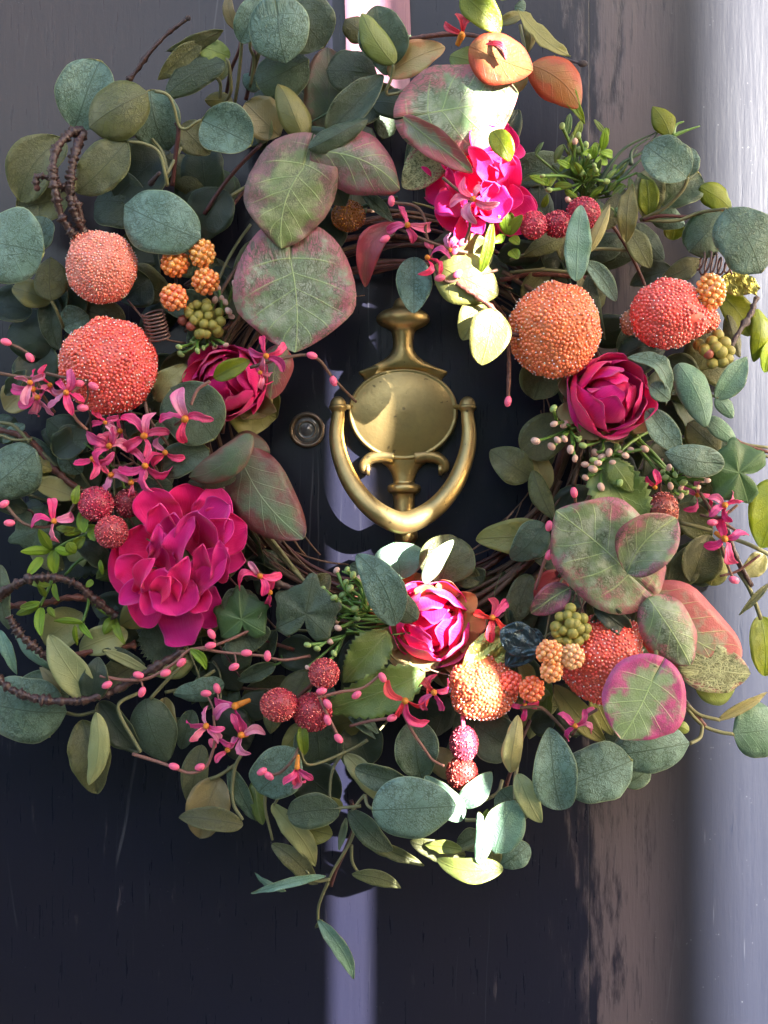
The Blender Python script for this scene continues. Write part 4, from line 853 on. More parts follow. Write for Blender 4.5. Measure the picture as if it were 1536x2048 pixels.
stem('twig', [(1448, 1010, 5), (1455, 1060, 5.5), (1475, 1120, 5.5), (1503, 1172, 5)], 5, BARK, g, knob=.5, nodes=4)
stem('twig', [(1440, 1152, 6), (1475, 1142, 6), (1520, 1110, 6.2)], 2.5, BARKR, g)
stem('twig', [(1070, 1180, 6), (1090, 1120, 6.5), (1105, 1080, 7), (1110, 1035, 7)], 3.2, TWIGP, g)
leaf(g, 1275, 1215, 1180, 1248, 60, 8.5, 8.5, 'D', ov, wav=.07); leaf(g, 1185, 1215, 1268, 1270, 40, 9, 8.6, 'D', la, wav=.06)
# lower right eucalyptus
g = sprig(1200, 1500, 6, 'eucalyptus sprig with four large green leaves at the lower right')
LL(g, [(1124, 1620, 1098, 1455, 84, 9, 9, 'T', ov, dict(cup=.35)), (1126, 1574, 1266, 1520, 116, 7.5, 7.5, 'T', rd, dict(cup=-.12)), (1380, 1486, 1222, 1512, 94, 7, 7, 'T', rd), (1300, 1535, 1248, 1570, 40, 5, 5, 'T', rd), (1022, 1545, 1036, 1430, 38, 9, 9, 'TAN', ov),
 (1034, 1548, 1082, 1645, 42, 9, 9.2, 'YP', ov), (1045, 1590, 1010, 1640, 50, 7, 7, 'T2', ov), (1465, 1466, 1560, 1455, 112, 6, 6, 'TL', rd), (1436, 1440, 1534, 1384, 20, 6, 6, 'TAN', la), (1108, 1370, 1212, 1486, 48, 6.5, 6, 'U', la), (1130, 1400, 1160, 1470, 60, 5, 5, 'D', ov), (1060, 1450, 1110, 1440, 50, 4.5, 4.5, 'D', ov),
 (1378, 1462, 1348, 1448, 22, 6, 6, 'Y', ov), (1185, 1385, 1225, 1470, 40, 6, 6, 'U', la), (1270, 1470, 1200, 1500, 60, 5, 5, 'T2', ov)])
for p in ([(1372, 1408, 6), (1400, 1430, 6), (1440, 1440, 6)], [(1372, 1416, 6), (1405, 1450, 6), (1440, 1464, 6), (1466, 1468, 6)], [(1405, 1450, 6), (1400, 1475, 6.3), (1380, 1487, 7)]): stem('stem', p, 3.6, STEM, g)
stem('stem', [(1368, 1400, 5.5), (1388, 1425, 5.8), (1410, 1452, 6)], 4.5, BARKR, g, knob=.3)
# bottom
g = sprig(720, 1600, 6, 'eucalyptus sprig hanging from the bottom of the wreath')
LL(g, [(592, 1496, 512, 1590, 96, 8.5, 8, 'T', rd), (590, 1530, 680, 1600, 90, 4.5, 4.5, 'D', rd), (682, 1618, 572, 1630, 68, 8, 8, 'T2', rd), (690, 1508, 766, 1606, 40, 7, 7, 'YP', ov), (710, 1538, 818, 1560, 48, 8.5, 8.5, 'T2', ov), (744, 1620, 912, 1612, 118, 9.5, 9.5, 'T', ov, dict(cup=-.12, bow=.05)),
 (926, 1640, 850, 1552, 52, 8, 8.5, 'TL', ov), (546, 1607, 634, 1736, 42, 7, 6, 'YP', ov, dict(curve=-.06)), (582, 1645, 665, 1670, 60, 6, 6, 'U', ov), (544, 1688, 632, 1780, 38, 6, 5.5, 'G', ov, dict(curve=-.12)), (572, 1783, 508, 1748, 14, 5, 5, 'TL', la), (652, 1752, 502, 1786, 18, 6, 5.5, 'TL', la, dict(curve=.06)),
 (635, 1836, 710, 1964, 30, 4, 3.5, 'TL', la, dict(curve=-.07)), (698, 1622, 785, 1702, 44, 7, 6.5, 'T2', ov), (724, 1685, 848, 1732, 26, 6, 6, 'G', la, dict(curve=-.05)), (704, 1748, 802, 1776, 30, 5.5, 5, 'G', la, dict(curve=-.1)),
 (630, 1440, 640, 1540, 96, 5, 5, 'T2', rd), (700, 1445, 740, 1530, 90, 4.5, 4.5, 'D', rd), (830, 1440, 845, 1560, 82, 8, 8, 'T2', ov), (948, 1450, 1030, 1500, 90, 6.5, 6.5, 'T2', rd), (860, 1500, 915, 1560, 50, 5, 5, 'TAN', ov), (645, 1840, 630, 1858, 8, 3.6, 3.6, 'G', la), (685, 1615, 640, 1600, 30, 6, 6, 'U', ov)])
for p in ([(722, 1612, 8), (690, 1615, 8), (665, 1618, 8)], [(690, 1500, 6), (665, 1540, 6.5), (660, 1600, 7), (672, 1618, 7.5)], [(730, 1590, 8), (720, 1600, 8), (705, 1620, 8)], [(730, 1590, 8.5), (735, 1610, 9), (748, 1620, 9.4)], [(712, 1650, 6.5), (700, 1685, 6.2), (670, 1735, 5.8), (655, 1765, 5.5)],
          [(656, 1765, 5.5), (645, 1790, 5), (637, 1815, 4.4), (636, 1840, 4)], [(660, 1758, 5.6), (630, 1762, 5.8), (612, 1740, 6)], [(703, 1690, 6), (705, 1725, 5.7), (722, 1752, 5.4)], [(540, 1560, 7), (530, 1610, 6.8), (545, 1680, 6.2)], [(560, 1590, 7), (548, 1610, 7)], [(735, 1480, 7), (700, 1500, 7), (620, 1530, 8), (600, 1500, 8.4)]):
    stem('stem', p, 3.4, STEM, g, r2=2.4)
stem('stem', [(702, 1600, 5.5), (712, 1640, 5.6), (695, 1690, 5.4), (672, 1740, 5.2), (662, 1772, 5)], 4, STEMR, g)
leaf(g, 692, 1636, 678, 1700, 14, 5, 5, 'TW', la); 
g = sprig(980, 1650, 7, 'lime and cream leaves catching the sun under the red sugared berries')
LL(g, [(922, 1612, 985, 1548, 46, 8, 8, 'TL', ov, dict(cup=.3)), (1006, 1738, 874, 1720, 46, 9, 8.8, 'Y', ov, dict(curve=-.10, roll=-20, cup=.1)), (958, 1728, 958, 1625, 32, 9.3, 9.4, 'TL', ov, dict(curve=.08)), (968, 1715, 975, 1618, 32, 9, 9, 'YB', ov), (1030, 1600, 990, 1708, 80, 9, 9, 'TL', rd), (960, 1665, 915, 1690, 44, 7, 7, 'T2', ov),
 (930, 1712, 820, 1680, 40, 6.5, 6.5, 'G', ov), (1058, 1690, 1000, 1732, 52, 7, 7, 'T', ov), (985, 1735, 975, 1680, 40, 7, 7, 'G', ov), (1000, 1580, 1035, 1620, 60, 8, 8, 'T2', ov), (925, 1700, 850, 1690, 26, 7.5, 7, 'Y', la)])
for p in ([(895, 1712, 7), (925, 1700, 7.4), (950, 1690, 8)], [(1005, 1560, 7), (990, 1590, 7.5), (925, 1615, 8)], [(1030, 1600, 9), (1030, 1560, 8), (1040, 1500, 7)], [(955, 1640, 8), (930, 1640, 8)]): stem('stem', p, 3.6, STEM, g)
stem('stem', [(1010, 1580, 6), (1035, 1500, 6), (1060, 1440, 5.5)], 4, STEMR, g)
# bottom left
g = sprig(150, 1400, 6, 'eucalyptus sprig with teal, dark and cream leaves at the lower left')
LL(g, [(-30, 1405, 134, 1425, 128, 7, 7, 'T', rd, dict(cup=-.12)), (25, 1385, 140, 1390, 80, 6, 6, 'T2', rd), (165, 1440, 196, 1586, 76, 6, 5.5, 'G', ov), (193, 1425, 177, 1570, 40, 7.5, 7, 'YP', ov, dict(curve=-.10)), (198, 1405, 282, 1504, 56, 6, 6, 'D', ov), (292, 1398, 335, 1522, 86, 6.5, 6, 'T2', ov), (330, 1395, 338, 1482, 44, 5.5, 5.5, 'TAN', ov),
 (182, 1402, 98, 1270, 62, 8, 8, 'YP', ov, dict(cup=.2)), (180, 1402, 196, 1315, 54, 8.2, 8.4, 'D', ov), (120, 1385, 78, 1335, 22, 7, 7, 'TAN', la), (30, 1262, 116, 1342, 26, 6, 6, 'TL', la), (165, 1225, 90, 1290, 80, 4.5, 4.5, 'YP', rd), (255, 1265, 155, 1302, 56, 6, 6, 'YP', ov), (205, 1300, 310, 1352, 20, 7, 7, 'YP', la), (205, 1300, 290, 1330, 30, 6.5, 6.5, 'D', la),
 (270, 1330, 200, 1370, 60, 5, 5, 'G', ov), (404, 1490, 380, 1608, 50, 5.5, 5.5, 'G', ov), (438, 1555, 398, 1676, 80, 6, 6, 'TAN', ov), (486, 1650, 358, 1634, 44, 7, 7, 'G', ov, dict(roll=-25)), (456, 1532, 512, 1642, 34, 6, 6, 'T2', la), (508, 1560, 525, 1650, 32, 6, 6, 'GG', ov), (0, 1260, 32, 1350, 24, 6, 6, 'TL', la), (0, 1130, 14, 1260, 34, 7, 7, 'T2', ov), (60, 1400, 100, 1475, 40, 5, 5, 'YP', ov),
 (385, 1420, 360, 1500, 40, 5, 5, 'T2', ov), (440, 1420, 500, 1490, 60, 4.5, 4.5, 'D', ov), (540, 1420, 480, 1400, 60, 4, 4, 'D', ov), (330, 1450, 380, 1470, 40, 4, 4, 'D', ov), (90, 1305, 160, 1350, 60, 5.5, 5.5, 'G', ov), (200, 1240, 280, 1290, 60, 4, 4, 'D', ov)])
for p in ([(185, 1400, 8), (215, 1378, 7.5), (240, 1382, 7)], [(280, 1385, 7), (240, 1405, 7.5), (240, 1430, 7.5), (265, 1475, 7.4), (282, 1504, 7.4)], [(300, 1398, 7), (330, 1365, 7), (375, 1320, 7)], [(330, 1385, 6), (380, 1372, 6), (430, 1340, 6)], [(470, 1530, 6), (440, 1550, 6.3), (420, 1558, 6.3)], [(490, 1500, 6.4), (470, 1535, 6.4), (465, 1600, 6.6), (485, 1640, 7)], [(130, 1425, 6), (160, 1430, 6), (200, 1420, 6)]):
    stem('stem', p, 3.4, STEM, g)

# round leaves around the left of the opening
g = sprig(450, 850, 6, 'dark round eucalyptus leaves below the left rose bud')
LL(g, [(468, 782, 555, 835, 118, 3.5, 3.5, 'U', rd), (340, 775, 430, 880, 122, 8, 8, 'T2', rd, dict(cup=.15)), (420, 898, 322, 944, 64, 7.5, 7.5, 'T2', rd), (505, 872, 378, 955, 60, 8.5, 8, 'VD', ov, dict(curve=-.12)), (472, 955, 376, 965, 34, 7.6, 7.6, 'T2', ov), (460, 890, 540, 905, 60, 5, 5, 'VD', ov), (430, 1000, 480, 930, 60, 3, 3, 'D', ov)])
leaf(g, 478, 900, 606, 1078, 122, 6.5, 7, 'MAR', ov, bow=.06, cup=-.2, curve=.08, props=dict(label='long leaf with maroon edge left of the knocker ring'))
for p in ([(450, 985, 4), (500, 1040, 4), (560, 1110, 4), (625, 1180, 4)], [(430, 960, 4), (480, 1010, 4.5), (540, 1075, 4.3), (590, 1140, 4)], [(470, 980, 3), (530, 1070, 3.5), (600, 1150, 3.5)]): stem('stem', p, 4, STEM, g, knob=.2)
# lower middle leaves
g = sprig(600, 1250, 6, 'ivy and serrated leaves on either side of the lower berries', 'ivy_sprig')
ivy(g, 612, 1228, 80, 80, 8, 'T2', dome=.15); ivy(g, 483, 1238, 66, 95, 7.5, 'I', dome=.2); ivy(g, 75, 1060, 62, 200, 4.5, 'T2', dome=.15)
LL(g, [(500, 1180, 470, 1240, 80, 7, 7, 'T2', rd), (480, 1245, 510, 1302, 90, 6.5, 6.5, 'T2', rd), (792, 1250, 714, 1108, 74, 9, 9, 'T', ov, dict(curve=.10, cup=.3, fold=.2)), (835, 1240, 770, 1180, 50, 8.4, 8.8, 'T2', ov), (776, 1262, 686, 1366, 74, 7, 7, 'GG', 'serr'), (850, 1345, 645, 1420, 84, 6.5, 6.5, 'GG', 'serr'),
 (802, 1160, 788, 1084, 98, 3.6, 3.6, 'TL', rd), (880, 1168, 900, 1068, 106, 4.4, 4.4, 'G', rd), (848, 1166, 906, 1080, 32, 6.8, 7.2, 'TW', ov, dict(curve=-.05)), (735, 1150, 700, 1130, 34, 4, 4, 'T2', ov), (940, 1140, 962, 1170, 40, 4, 4, 'T2', ov), (960, 1160, 900, 1150, 40, 4, 4, 'G', ov),
 (430, 1310, 480, 1380, 70, 4, 4, 'D', ov), (300, 1240, 360, 1330, 90, 4, 4, 'T2', 'serr'), (60, 1000, 100, 1080, 60, 3, 3, 'D', ov), (90, 1090, 240, 1130, 90, 2.5, 2.5, 'D', 'serr'), (450, 1330, 500, 1290, 60, 5, 5, 'T2', ov), (560, 1290, 640, 1330, 70, 4, 4, 'D', ov), (620, 1180, 660, 1150, 40, 4, 4, 'G', ov)])
leaf(g, 1030, 1262, 925, 1345, 74, 7.4, 8.2, 'GOLD', ov, name='gold_leaf', wav=.02, wf=4, cup=-.1, pleat=.018, nx=24, ny=26, back='GOLD', props=dict(label='crinkled green gold leaf beside the sunlit fruit'))
leaf(g, 1080, 1262, 1012, 1332, 62, 8.4, 8.4, 'STEEL', ov, name='metallic_leaf', wav=.02, pleat=.02, nx=24, ny=26, back='STEEL'); leaf(g, 1000, 1262, 1085, 1300, 70, 9.2, 9.2, 'STEEL', la, name='metallic_leaf', wav=.02, pleat=.018, nx=24, ny=26, back='STEEL')
ivy(g, 895, 1110, 1, 0, 3, 'G') if False else None
# ---------------------------------------------------------------- fruit and berries
CO1, CO2 = (.84, .15, .055), (.86, .20, .10); CR1, CR2 = (.78, .075, .055), (.82, .12, .09)
def bump_dir(d, c, w, a): 
    return a*math.exp(-((1-(d[0]*c[0]+d[1]*c[1]+d[2]*c[2]))/w)**2)
def nz(v): return 1+.09*noise.noise(Vector(v)*1.7)+.035*noise.noise(Vector(v)*4)
def unit(*c): l = math.sqrt(sum(x*x for x in c)); return [x/l for x in c]
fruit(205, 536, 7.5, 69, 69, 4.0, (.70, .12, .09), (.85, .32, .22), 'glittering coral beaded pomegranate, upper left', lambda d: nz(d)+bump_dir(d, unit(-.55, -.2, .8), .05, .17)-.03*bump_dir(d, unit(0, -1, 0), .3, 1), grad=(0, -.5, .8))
fruit(219, 734, 7.5, 96, 92, 5.0, CO1, (.76, .07, .10), 'largest left orange beaded pomegranate below the glittering one', lambda d: nz(d)-bump_dir(d, unit(-.65, -.3, -.75), .06, .10)+bump_dir(d, unit(-.1, 0, 1), .08, .04), grad=(.7, 0, -.3))
fruit(1112, 661, 8.0, 90, 92, 5.2, (.86, .19, .045), (.88, .22, .08), 'round orange beaded fruit right of the knocker', lambda d: nz(d)-bump_dir(d, unit(-.93, -.3, -.15), .03, .09))
fruit(1335, 628, 7.5, 70, 68, 5.0, CR1, CR2, 'red beaded pomegranate at the right with a pointed crown', lambda d: nz(d)+bump_dir(d, unit(.85, -.45, -.3), .10, .22)-bump_dir(d, unit(.55, -.8, -.2), .008, .12))
fruit(1410, 640, 7.0, 27, 24, 5.0, CR1, (.66, .2, .09), 'crown of the red beaded pomegranate', name='beaded_crown')
fruit(1260, 645, 6.0, 18, 24, 4.5, (.35, .12, .05), (.55, .25, .12), 'small dull amber beaded lump left of the red pomegranate', name='beaded_crown')
fruit(1206, 1318, 7.5, 82, 84, 5.0, CR1, (.66, .10, .05), 'wide coral beaded fruit half hidden by heart leaves', lambda d: nz(d)+bump_dir(d, unit(.62, -.2, .75), .09, .14)+bump_dir(d, unit(-.5, -.2, .85), .09, .06)-bump_dir(d, unit(.1, -.3, .95), .05, .10))
fruit(970, 1378, 7.4, 66, 58, 4.6, (.70, .10, .04), (.72, .20, .08), 'coral beaded fruit lit by the strip of sun', lambda d: nz(d)+bump_dir(d, unit(-.8, -.2, .6), .08, .16)+bump_dir(d, unit(-.7, -.2, -.7), .08, .10)+bump_dir(d, unit(.1, -.2, 1), .01, .2))
drupe(350, 527, 7.5, 28, lab='amber beaded raspberry'); drupe(405, 507, 7.8, 26, ry=29, c1=(.60, .22, .05), c2=(.62, .30, .07)); drupe(412, 563, 7.8, 27); drupe(348, 595, 8, 27, c1=(.62, .12, .05))
drupe(1422, 583, 8.5, 29, n=60, ry=37, c1=(.62, .22, .04), c2=(.66, .32, .08), lab='golden beaded raspberry on the red pomegranate')
drupe(1099, 1305, 10.5, 27, n=50, ry=25, c1=(.62, .2, .05), c2=(.68, .33, .12)); drupe(1103, 1342, 10.5, 22, n=36, c1=(.62, .2, .05), c2=(.68, .33, .12)); drupe(1144, 1313, 10.5, 25, c1=(.6, .25, .1), c2=(.62, .36, .16)); drupe(1064, 1378, 9.5, 25, n=46, c1=(.62, .10, .03), c2=(.66, .17, .05))
drupe(1022, 1365, 8.8, 22, c1=(.62, .05, .03), c2=(.66, .1, .05))
# pins for the raspberry cluster
g = sprig(370, 560, 6, name='berry_stems')
for p in ([(350, 550, 7), (352, 565, 6.5), (350, 580, 7)], [(405, 530, 7), (395, 550, 6), (370, 570, 5)], [(395, 565, 6.5), (375, 572, 5.5)]): stem('stem', p, 3, BARKG, g)
# sugared ruby berries
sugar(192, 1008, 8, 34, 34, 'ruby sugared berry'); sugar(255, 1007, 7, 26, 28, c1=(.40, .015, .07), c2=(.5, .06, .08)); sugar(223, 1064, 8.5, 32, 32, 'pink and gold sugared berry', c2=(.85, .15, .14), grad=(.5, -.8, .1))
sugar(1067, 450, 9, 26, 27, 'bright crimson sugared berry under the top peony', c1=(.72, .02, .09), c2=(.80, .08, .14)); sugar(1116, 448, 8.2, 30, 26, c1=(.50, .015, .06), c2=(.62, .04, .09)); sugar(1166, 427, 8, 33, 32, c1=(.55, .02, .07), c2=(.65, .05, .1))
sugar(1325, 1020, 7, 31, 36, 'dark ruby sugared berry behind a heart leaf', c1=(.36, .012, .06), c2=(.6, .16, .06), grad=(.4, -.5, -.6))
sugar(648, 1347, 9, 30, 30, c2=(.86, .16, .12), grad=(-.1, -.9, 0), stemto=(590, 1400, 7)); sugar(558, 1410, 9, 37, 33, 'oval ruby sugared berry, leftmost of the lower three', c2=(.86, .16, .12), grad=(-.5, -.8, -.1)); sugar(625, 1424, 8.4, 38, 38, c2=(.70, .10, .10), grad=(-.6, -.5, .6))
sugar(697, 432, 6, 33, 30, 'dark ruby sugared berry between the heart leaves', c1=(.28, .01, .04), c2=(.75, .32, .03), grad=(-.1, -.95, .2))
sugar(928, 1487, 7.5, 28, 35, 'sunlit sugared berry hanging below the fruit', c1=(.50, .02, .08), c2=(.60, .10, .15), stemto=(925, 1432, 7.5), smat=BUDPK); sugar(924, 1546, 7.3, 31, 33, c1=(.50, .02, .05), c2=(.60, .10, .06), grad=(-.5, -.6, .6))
# yellow green berry clusters
def cluster(pts, h, r, lab, red=(), stm=None):
    cx = sum(p[0] for p in pts)/len(pts); cy = sum(p[1] for p in pts)/len(pts)
    g = empty('berry_cluster', WR, P(cx, cy, h/100), label=lab); mx = max(math.hypot(p[0]-cx, p[1]-cy) for p in pts)+1
    for i, p in enumerate(pts):
        d = math.hypot(p[0]-cx, p[1]-cy)/mx
        ball('berry', g, p[0], p[1], h+(1.1*math.sqrt(max(0, 1-d*d))), r*R.uniform(.88, 1.1), GRAPER if i in red else GRAPE, 3)
    ball('core', g, cx, cy, h-.2, mx*.72, GRAPE, 2)
    if stm: stem('stem', stm, 3.5, STEM, g)
pts = [(394, 610), (413, 606), (379, 628), (397, 632), (417, 632), (438, 625), (441, 643), (366, 641), (382, 652), (408, 648), (425, 650), (404, 666), (413, 668), (433, 660), (398, 668), (377, 622), (436, 664), (390, 640), (414, 617), (384, 614)]
cluster(pts, 6.8, 10.5, 'yellow green berry cluster right of the upper left fruit', (7, 8))
pts = [(1398, 690), (1424, 683), (1436, 671), (1449, 686), (1442, 704), (1460, 702), (1417, 707), (1425, 727), (1446, 724), (1455, 718), (1432, 695), (1410, 700)]
cluster(pts, 6.5, 12.5, 'yellow green berry cluster below the red fruit', (6,))
pts = [(1141, 1217), (1120, 1234), (1135, 1231), (1152, 1235), (1166, 1237), (1112, 1254), (1141, 1247), (1127, 1261), (1158, 1257), (1145, 1265), (1172, 1257), (1169, 1272), (1119, 1280), (1134, 1283), (1157, 1281), (1150, 1248), (1113, 1266), (1143, 1290)]
cluster(pts, 9.3, 11.5, 'olive berry cluster on top of the coral fruit')

# seed sprays
def spray(pts, hub, h, lab, mats=(SEEDW, SEEDW, SEEDG), r=7.5, smat=STEMG, leafs=(), rs=2.6, name='seed_spray'):
    g = empty(name, WR, P(hub[0], hub[1], h/100), label=lab); rr = random.Random(int(hub[0]))
    for i, p in enumerate(pts):
        hh = h+rr.uniform(-.6, 1.6); m = mats[rr.randrange(len(mats))]
        dx, dy = p[0]-hub[0], p[1]-hub[1]; a = math.degrees(math.atan2(-dy, dx)); mx, my = hub[0]+dx*.55+rr.uniform(-10, 10), hub[1]+dy*.55+rr.uniform(-10, 10)
        stem('stem', [(hub[0], hub[1], h-1), (mx, my, h), (p[0], p[1], hh)], rs*.8, smat, g, r2=rs*1.3, n=4, seg=6)
        ball('seed', g, p[0], p[1], hh, r*rr.uniform(.8, 1.15), m, 2, (1.25, 1, .92), rot=-a)
    for l in leafs: leaf(g, *l[:5], h, h+.6, mat='BX', kind=ov, nx=8, ny=4)
    return g
P1 = [(1107, 817), (1108, 848), (1129, 849), (1071, 882), (1103, 893), (1115, 880), (1129, 878), (1158, 878), (1166, 891), (1141, 899), (1150, 917), (1170, 929), (1187, 920), (1196, 926), (1190, 905), (1203, 915), (1218, 905), (1239, 906), (1251, 911), (1235, 895), (1186, 938), (1171, 955), (1202, 974), (1240, 966), (1251, 960), (1248, 985), (1280, 984), (1238, 930), (1225, 925), (1262, 900), (1289, 898)]
hubs = [(1150, 862), (1195, 890), (1235, 925)]
for k_ in range(3):
    hb = [(1140, 858), (1205, 880), (1222, 925)][k_]
    spray([p for p in P1 if min(range(3), key=lambda j: math.hypot(p[0]-[(1140, 858), (1205, 880), (1222, 925)][j][0], p[1]-[(1140, 858), (1205, 880), (1222, 925)][j][1])) == k_], hb, 7.8-.3*k_, 'spray of cream tipped green seeds under the right rose bud' if k_ == 0 else 'more cream tipped seeds')
g = sprig(1250, 880, 6, name='spray_stalk')
for p in ([(1140, 858, 7.3), (1175, 850, 6.8), (1220, 850, 6)], [(1205, 880, 7), (1240, 860, 6), (1290, 850, 5)], [(1222, 925, 6.8), (1255, 890, 6), (1300, 860, 5)], [(1300, 905, 6), (1280, 880, 5.6), (1260, 850, 5)], [(1340, 950, 6), (1310, 920, 6), (1270, 880, 5)], [(1335, 940, 6), (1300, 900, 6), (1255, 860, 5)], [(1350, 985, 6), (1320, 950, 6), (1280, 900, 5)]): stem('stem', p, 3.6, STEMG, g)
spray([(1325, 944), (1338, 935), (1331, 955), (1341, 972), (1362, 975), (1367, 965), (1362, 992), (1395, 975), (1405, 960), (1415, 961), (1350, 950), (1378, 950), (1395, 945), (1372, 985), (1345, 985)], (1345, 958), 6.5, 'small spray of pink tipped seeds at the right', r=6.5)
spray([(645, 1177), (673, 1141), (694, 1139), (691, 1165), (718, 1158), (700, 1177), (734, 1182), (742, 1190), (675, 1206), (672, 1216), (668, 1195), (700, 1203), (709, 1218), (714, 1237), (672, 1243), (676, 1256), (722, 1205), (730, 1168), (706, 1150), (685, 1190)], (735, 1225), 6.8, 'dense spray of green seeds left of the lit rose bud', mats=(SEEDG, SEEDG, SEEDW), r=7)
spray([(660, 1283), (615, 1290), (634, 1297), (668, 1307), (615, 1335), (642, 1330)], (690, 1270), 7.5, 'loose cream seeds under the green spray', r=6)
g = sprig(740, 1230, 5, name='seed_needles')
for i in range(26):
    y0 = 1160+i*4.5; stem('needle', [(R.uniform(765, 800), y0+R.uniform(-8, 8), 5), (R.uniform(715, 745), y0+R.uniform(-10, 10), 6), (R.uniform(665, 700), y0+R.uniform(-22, 22), R.uniform(5, 7))], 2.6, R.choice([STEMG, STEMD, STEMG]), g, r2=2, n=3, seg=5)
spray([(437, 577), (443, 598), (451, 605), (457, 622), (463, 633), (469, 567), (430, 600)], (440, 640), 6, 'few pink white seeds beside the large heart leaf', r=6.5, mats=(SEEDW, SEEDW, SEEDG))
spray([(387, 684), (395, 702), (407, 696), (430, 694), (362, 708), (452, 690), (358, 694)], (410, 672), 7, 'seeds below the green berries', r=6, mats=(SEEDG, SEEDG, SEEDW))
spray([(1124, 252), (1157, 271), (1158, 300), (1163, 345), (1212, 363), (1189, 331), (1192, 340), (1178, 313), (1136, 400), (1098, 380), (1150, 283), (1205, 318), (1085, 352), (1172, 290)], (1165, 365), 6.5, 'upright spray of green and tan seeds with small leaves, upper right', mats=(SEEDG, SEEDG, TWIGP, SEEDW), r=6,
      smat=STEMG, leafs=[(1205, 300, 1212, 255, 18), (1215, 320, 1190, 322, 22), (1225, 310, 1200, 305, 18), (1140, 335, 1113, 320, 14), (1100, 370, 1058, 352, 18), (1108, 372, 1145, 372, 16), (1105, 345, 1100, 375, 12), (1085, 415, 1095, 390, 14), (1180, 320, 1190, 285, 16), (1165, 350, 1150, 325, 14), (1150, 300, 1138, 285, 12), (1185, 310, 1165, 308, 18), (1130, 380, 1155, 395, 14), (1210, 270, 1217, 258, 14), (1175, 345, 1200, 350, 16)])
spray([], (1020, 440), 9, 'pale lime sprout under the top peony', leafs=[(1015, 470, 1008, 415, 24), (1018, 470, 1045, 430, 22), (1015, 468, 995, 430, 18), (1020, 475, 1040, 490, 20), (1010, 470, 985, 485, 18), (1022, 500, 1035, 520, 24), (1018, 450, 1022, 425, 20)], name='lime_sprout')
leaf(sprig(975, 470, 8, name='grass_sprig'), 960, 548, 985, 440, 22, 9, 9.5, 'YB', la)
# lime boxwood sprigs
for lab, hb, rows in (('lime green boxwood sprig left of the ruby berries', (110, 1100, 7.5), [(104, 1100, 41, 1103, 20), (103, 1098, 78, 1058, 22), (110, 1100, 110, 1148, 26), (110, 1097, 146, 1107, 18), (85, 1115, 54, 1152, 20), (135, 1085, 150, 1108, 24), (168, 1066, 168, 1015, 26), (172, 1060, 203, 1056, 18), (158, 1060, 108, 1055, 16), (180, 1062, 190, 1082, 18), (150, 1095, 170, 1075, 22), (165, 1060, 130, 1070, 16)]),
                      ('lime green boxwood sprig along the left vine', (150, 1220, 6.5), [(78, 1210, 26, 1232, 18), (82, 1215, 83, 1272, 22), (100, 1170, 58, 1165, 14), (108, 1168, 118, 1202, 12), (165, 1245, 108, 1242, 14), (160, 1245, 182, 1276, 14), (188, 1200, 222, 1232, 14), (225, 1235, 208, 1268, 24), (232, 1238, 247, 1286, 16), (95, 1215, 110, 1235, 14), (80, 1205, 40, 1215, 16), (150, 1250, 155, 1290, 12), (185, 1160, 172, 1175, 14), (200, 1120, 205, 1150, 10), (90, 1195, 75, 1170, 14)])):
    g = sprig(hb[0], hb[1], hb[2], lab, 'boxwood_sprig')
    for r_ in rows: leaf(g, *r_, hb[2]+R.uniform(-.5, .8), hb[2]+R.uniform(-.3, 1.2), mat='BX', kind=ov, nx=8, ny=6)
g['label'] += ''
for p in ([(110, 1100, 7.4), (140, 1082, 7.3), (200, 1060, 7)], [(80, 1212, 6.4), (98, 1175, 6.4), (110, 1140, 6.4)], [(225, 1235, 6.4), (200, 1215, 6), (170, 1190, 6)], [(165, 1245, 6.4), (175, 1215, 6), (180, 1180, 6)], [(130, 1150, 5), (160, 1120, 5), (205, 1100, 5)]): stem('stem', p, 3, STEMG, g)
# coils
for cx, cy, ax_, n_, r_, L_, h_, lab in ((312, 652, (.25, 1), 8, 22, 58, 7.5, 'rusty wire coil tendril between the fruit'), (1432, 532, (1, .25), 6, 24, 70, 6, 'loose wire coil above the red pomegranate')):
    ax2 = Vector((ax_[0], ax_[1], 0)).normalized(); pr = Vector((-ax2.y, ax2.x, 0)); pts = []
    for i in range(n_*16+1):
        t = i/(n_*16); a = 2*math.pi*n_*t; rr_ = r_*(1 if ax_[1] > .5 else (.7+.4*math.sin(5*t)))
        q = Vector((cx, cy, 0))+ax2*(L_*(t-.5))+pr*math.cos(a)*rr_+ax2*math.sin(a)*rr_*.28
        pts.append(P(q.x, q.y, (h_+math.sin(a)*rr_*S*70)/100))
    g = empty('wire_tendril', WR, P(cx, cy, h_/100), label=lab); V, F = [], []; tube_geo([tuple(p) for p in pts], [2.0*S]*len(pts), V, F, 7); obj('coil', V, F, [IRON], g, P(cx, cy, h_/100))
    if cx < 400: stem('wire', [(325, 676, 7.5), (345, 682, 7), (370, 686, 6.5)], 2, IRON, g); stem('wire', [(255, 600, 6), (285, 635, 6.8), (295, 650, 7.4)], 2, IRON, g)

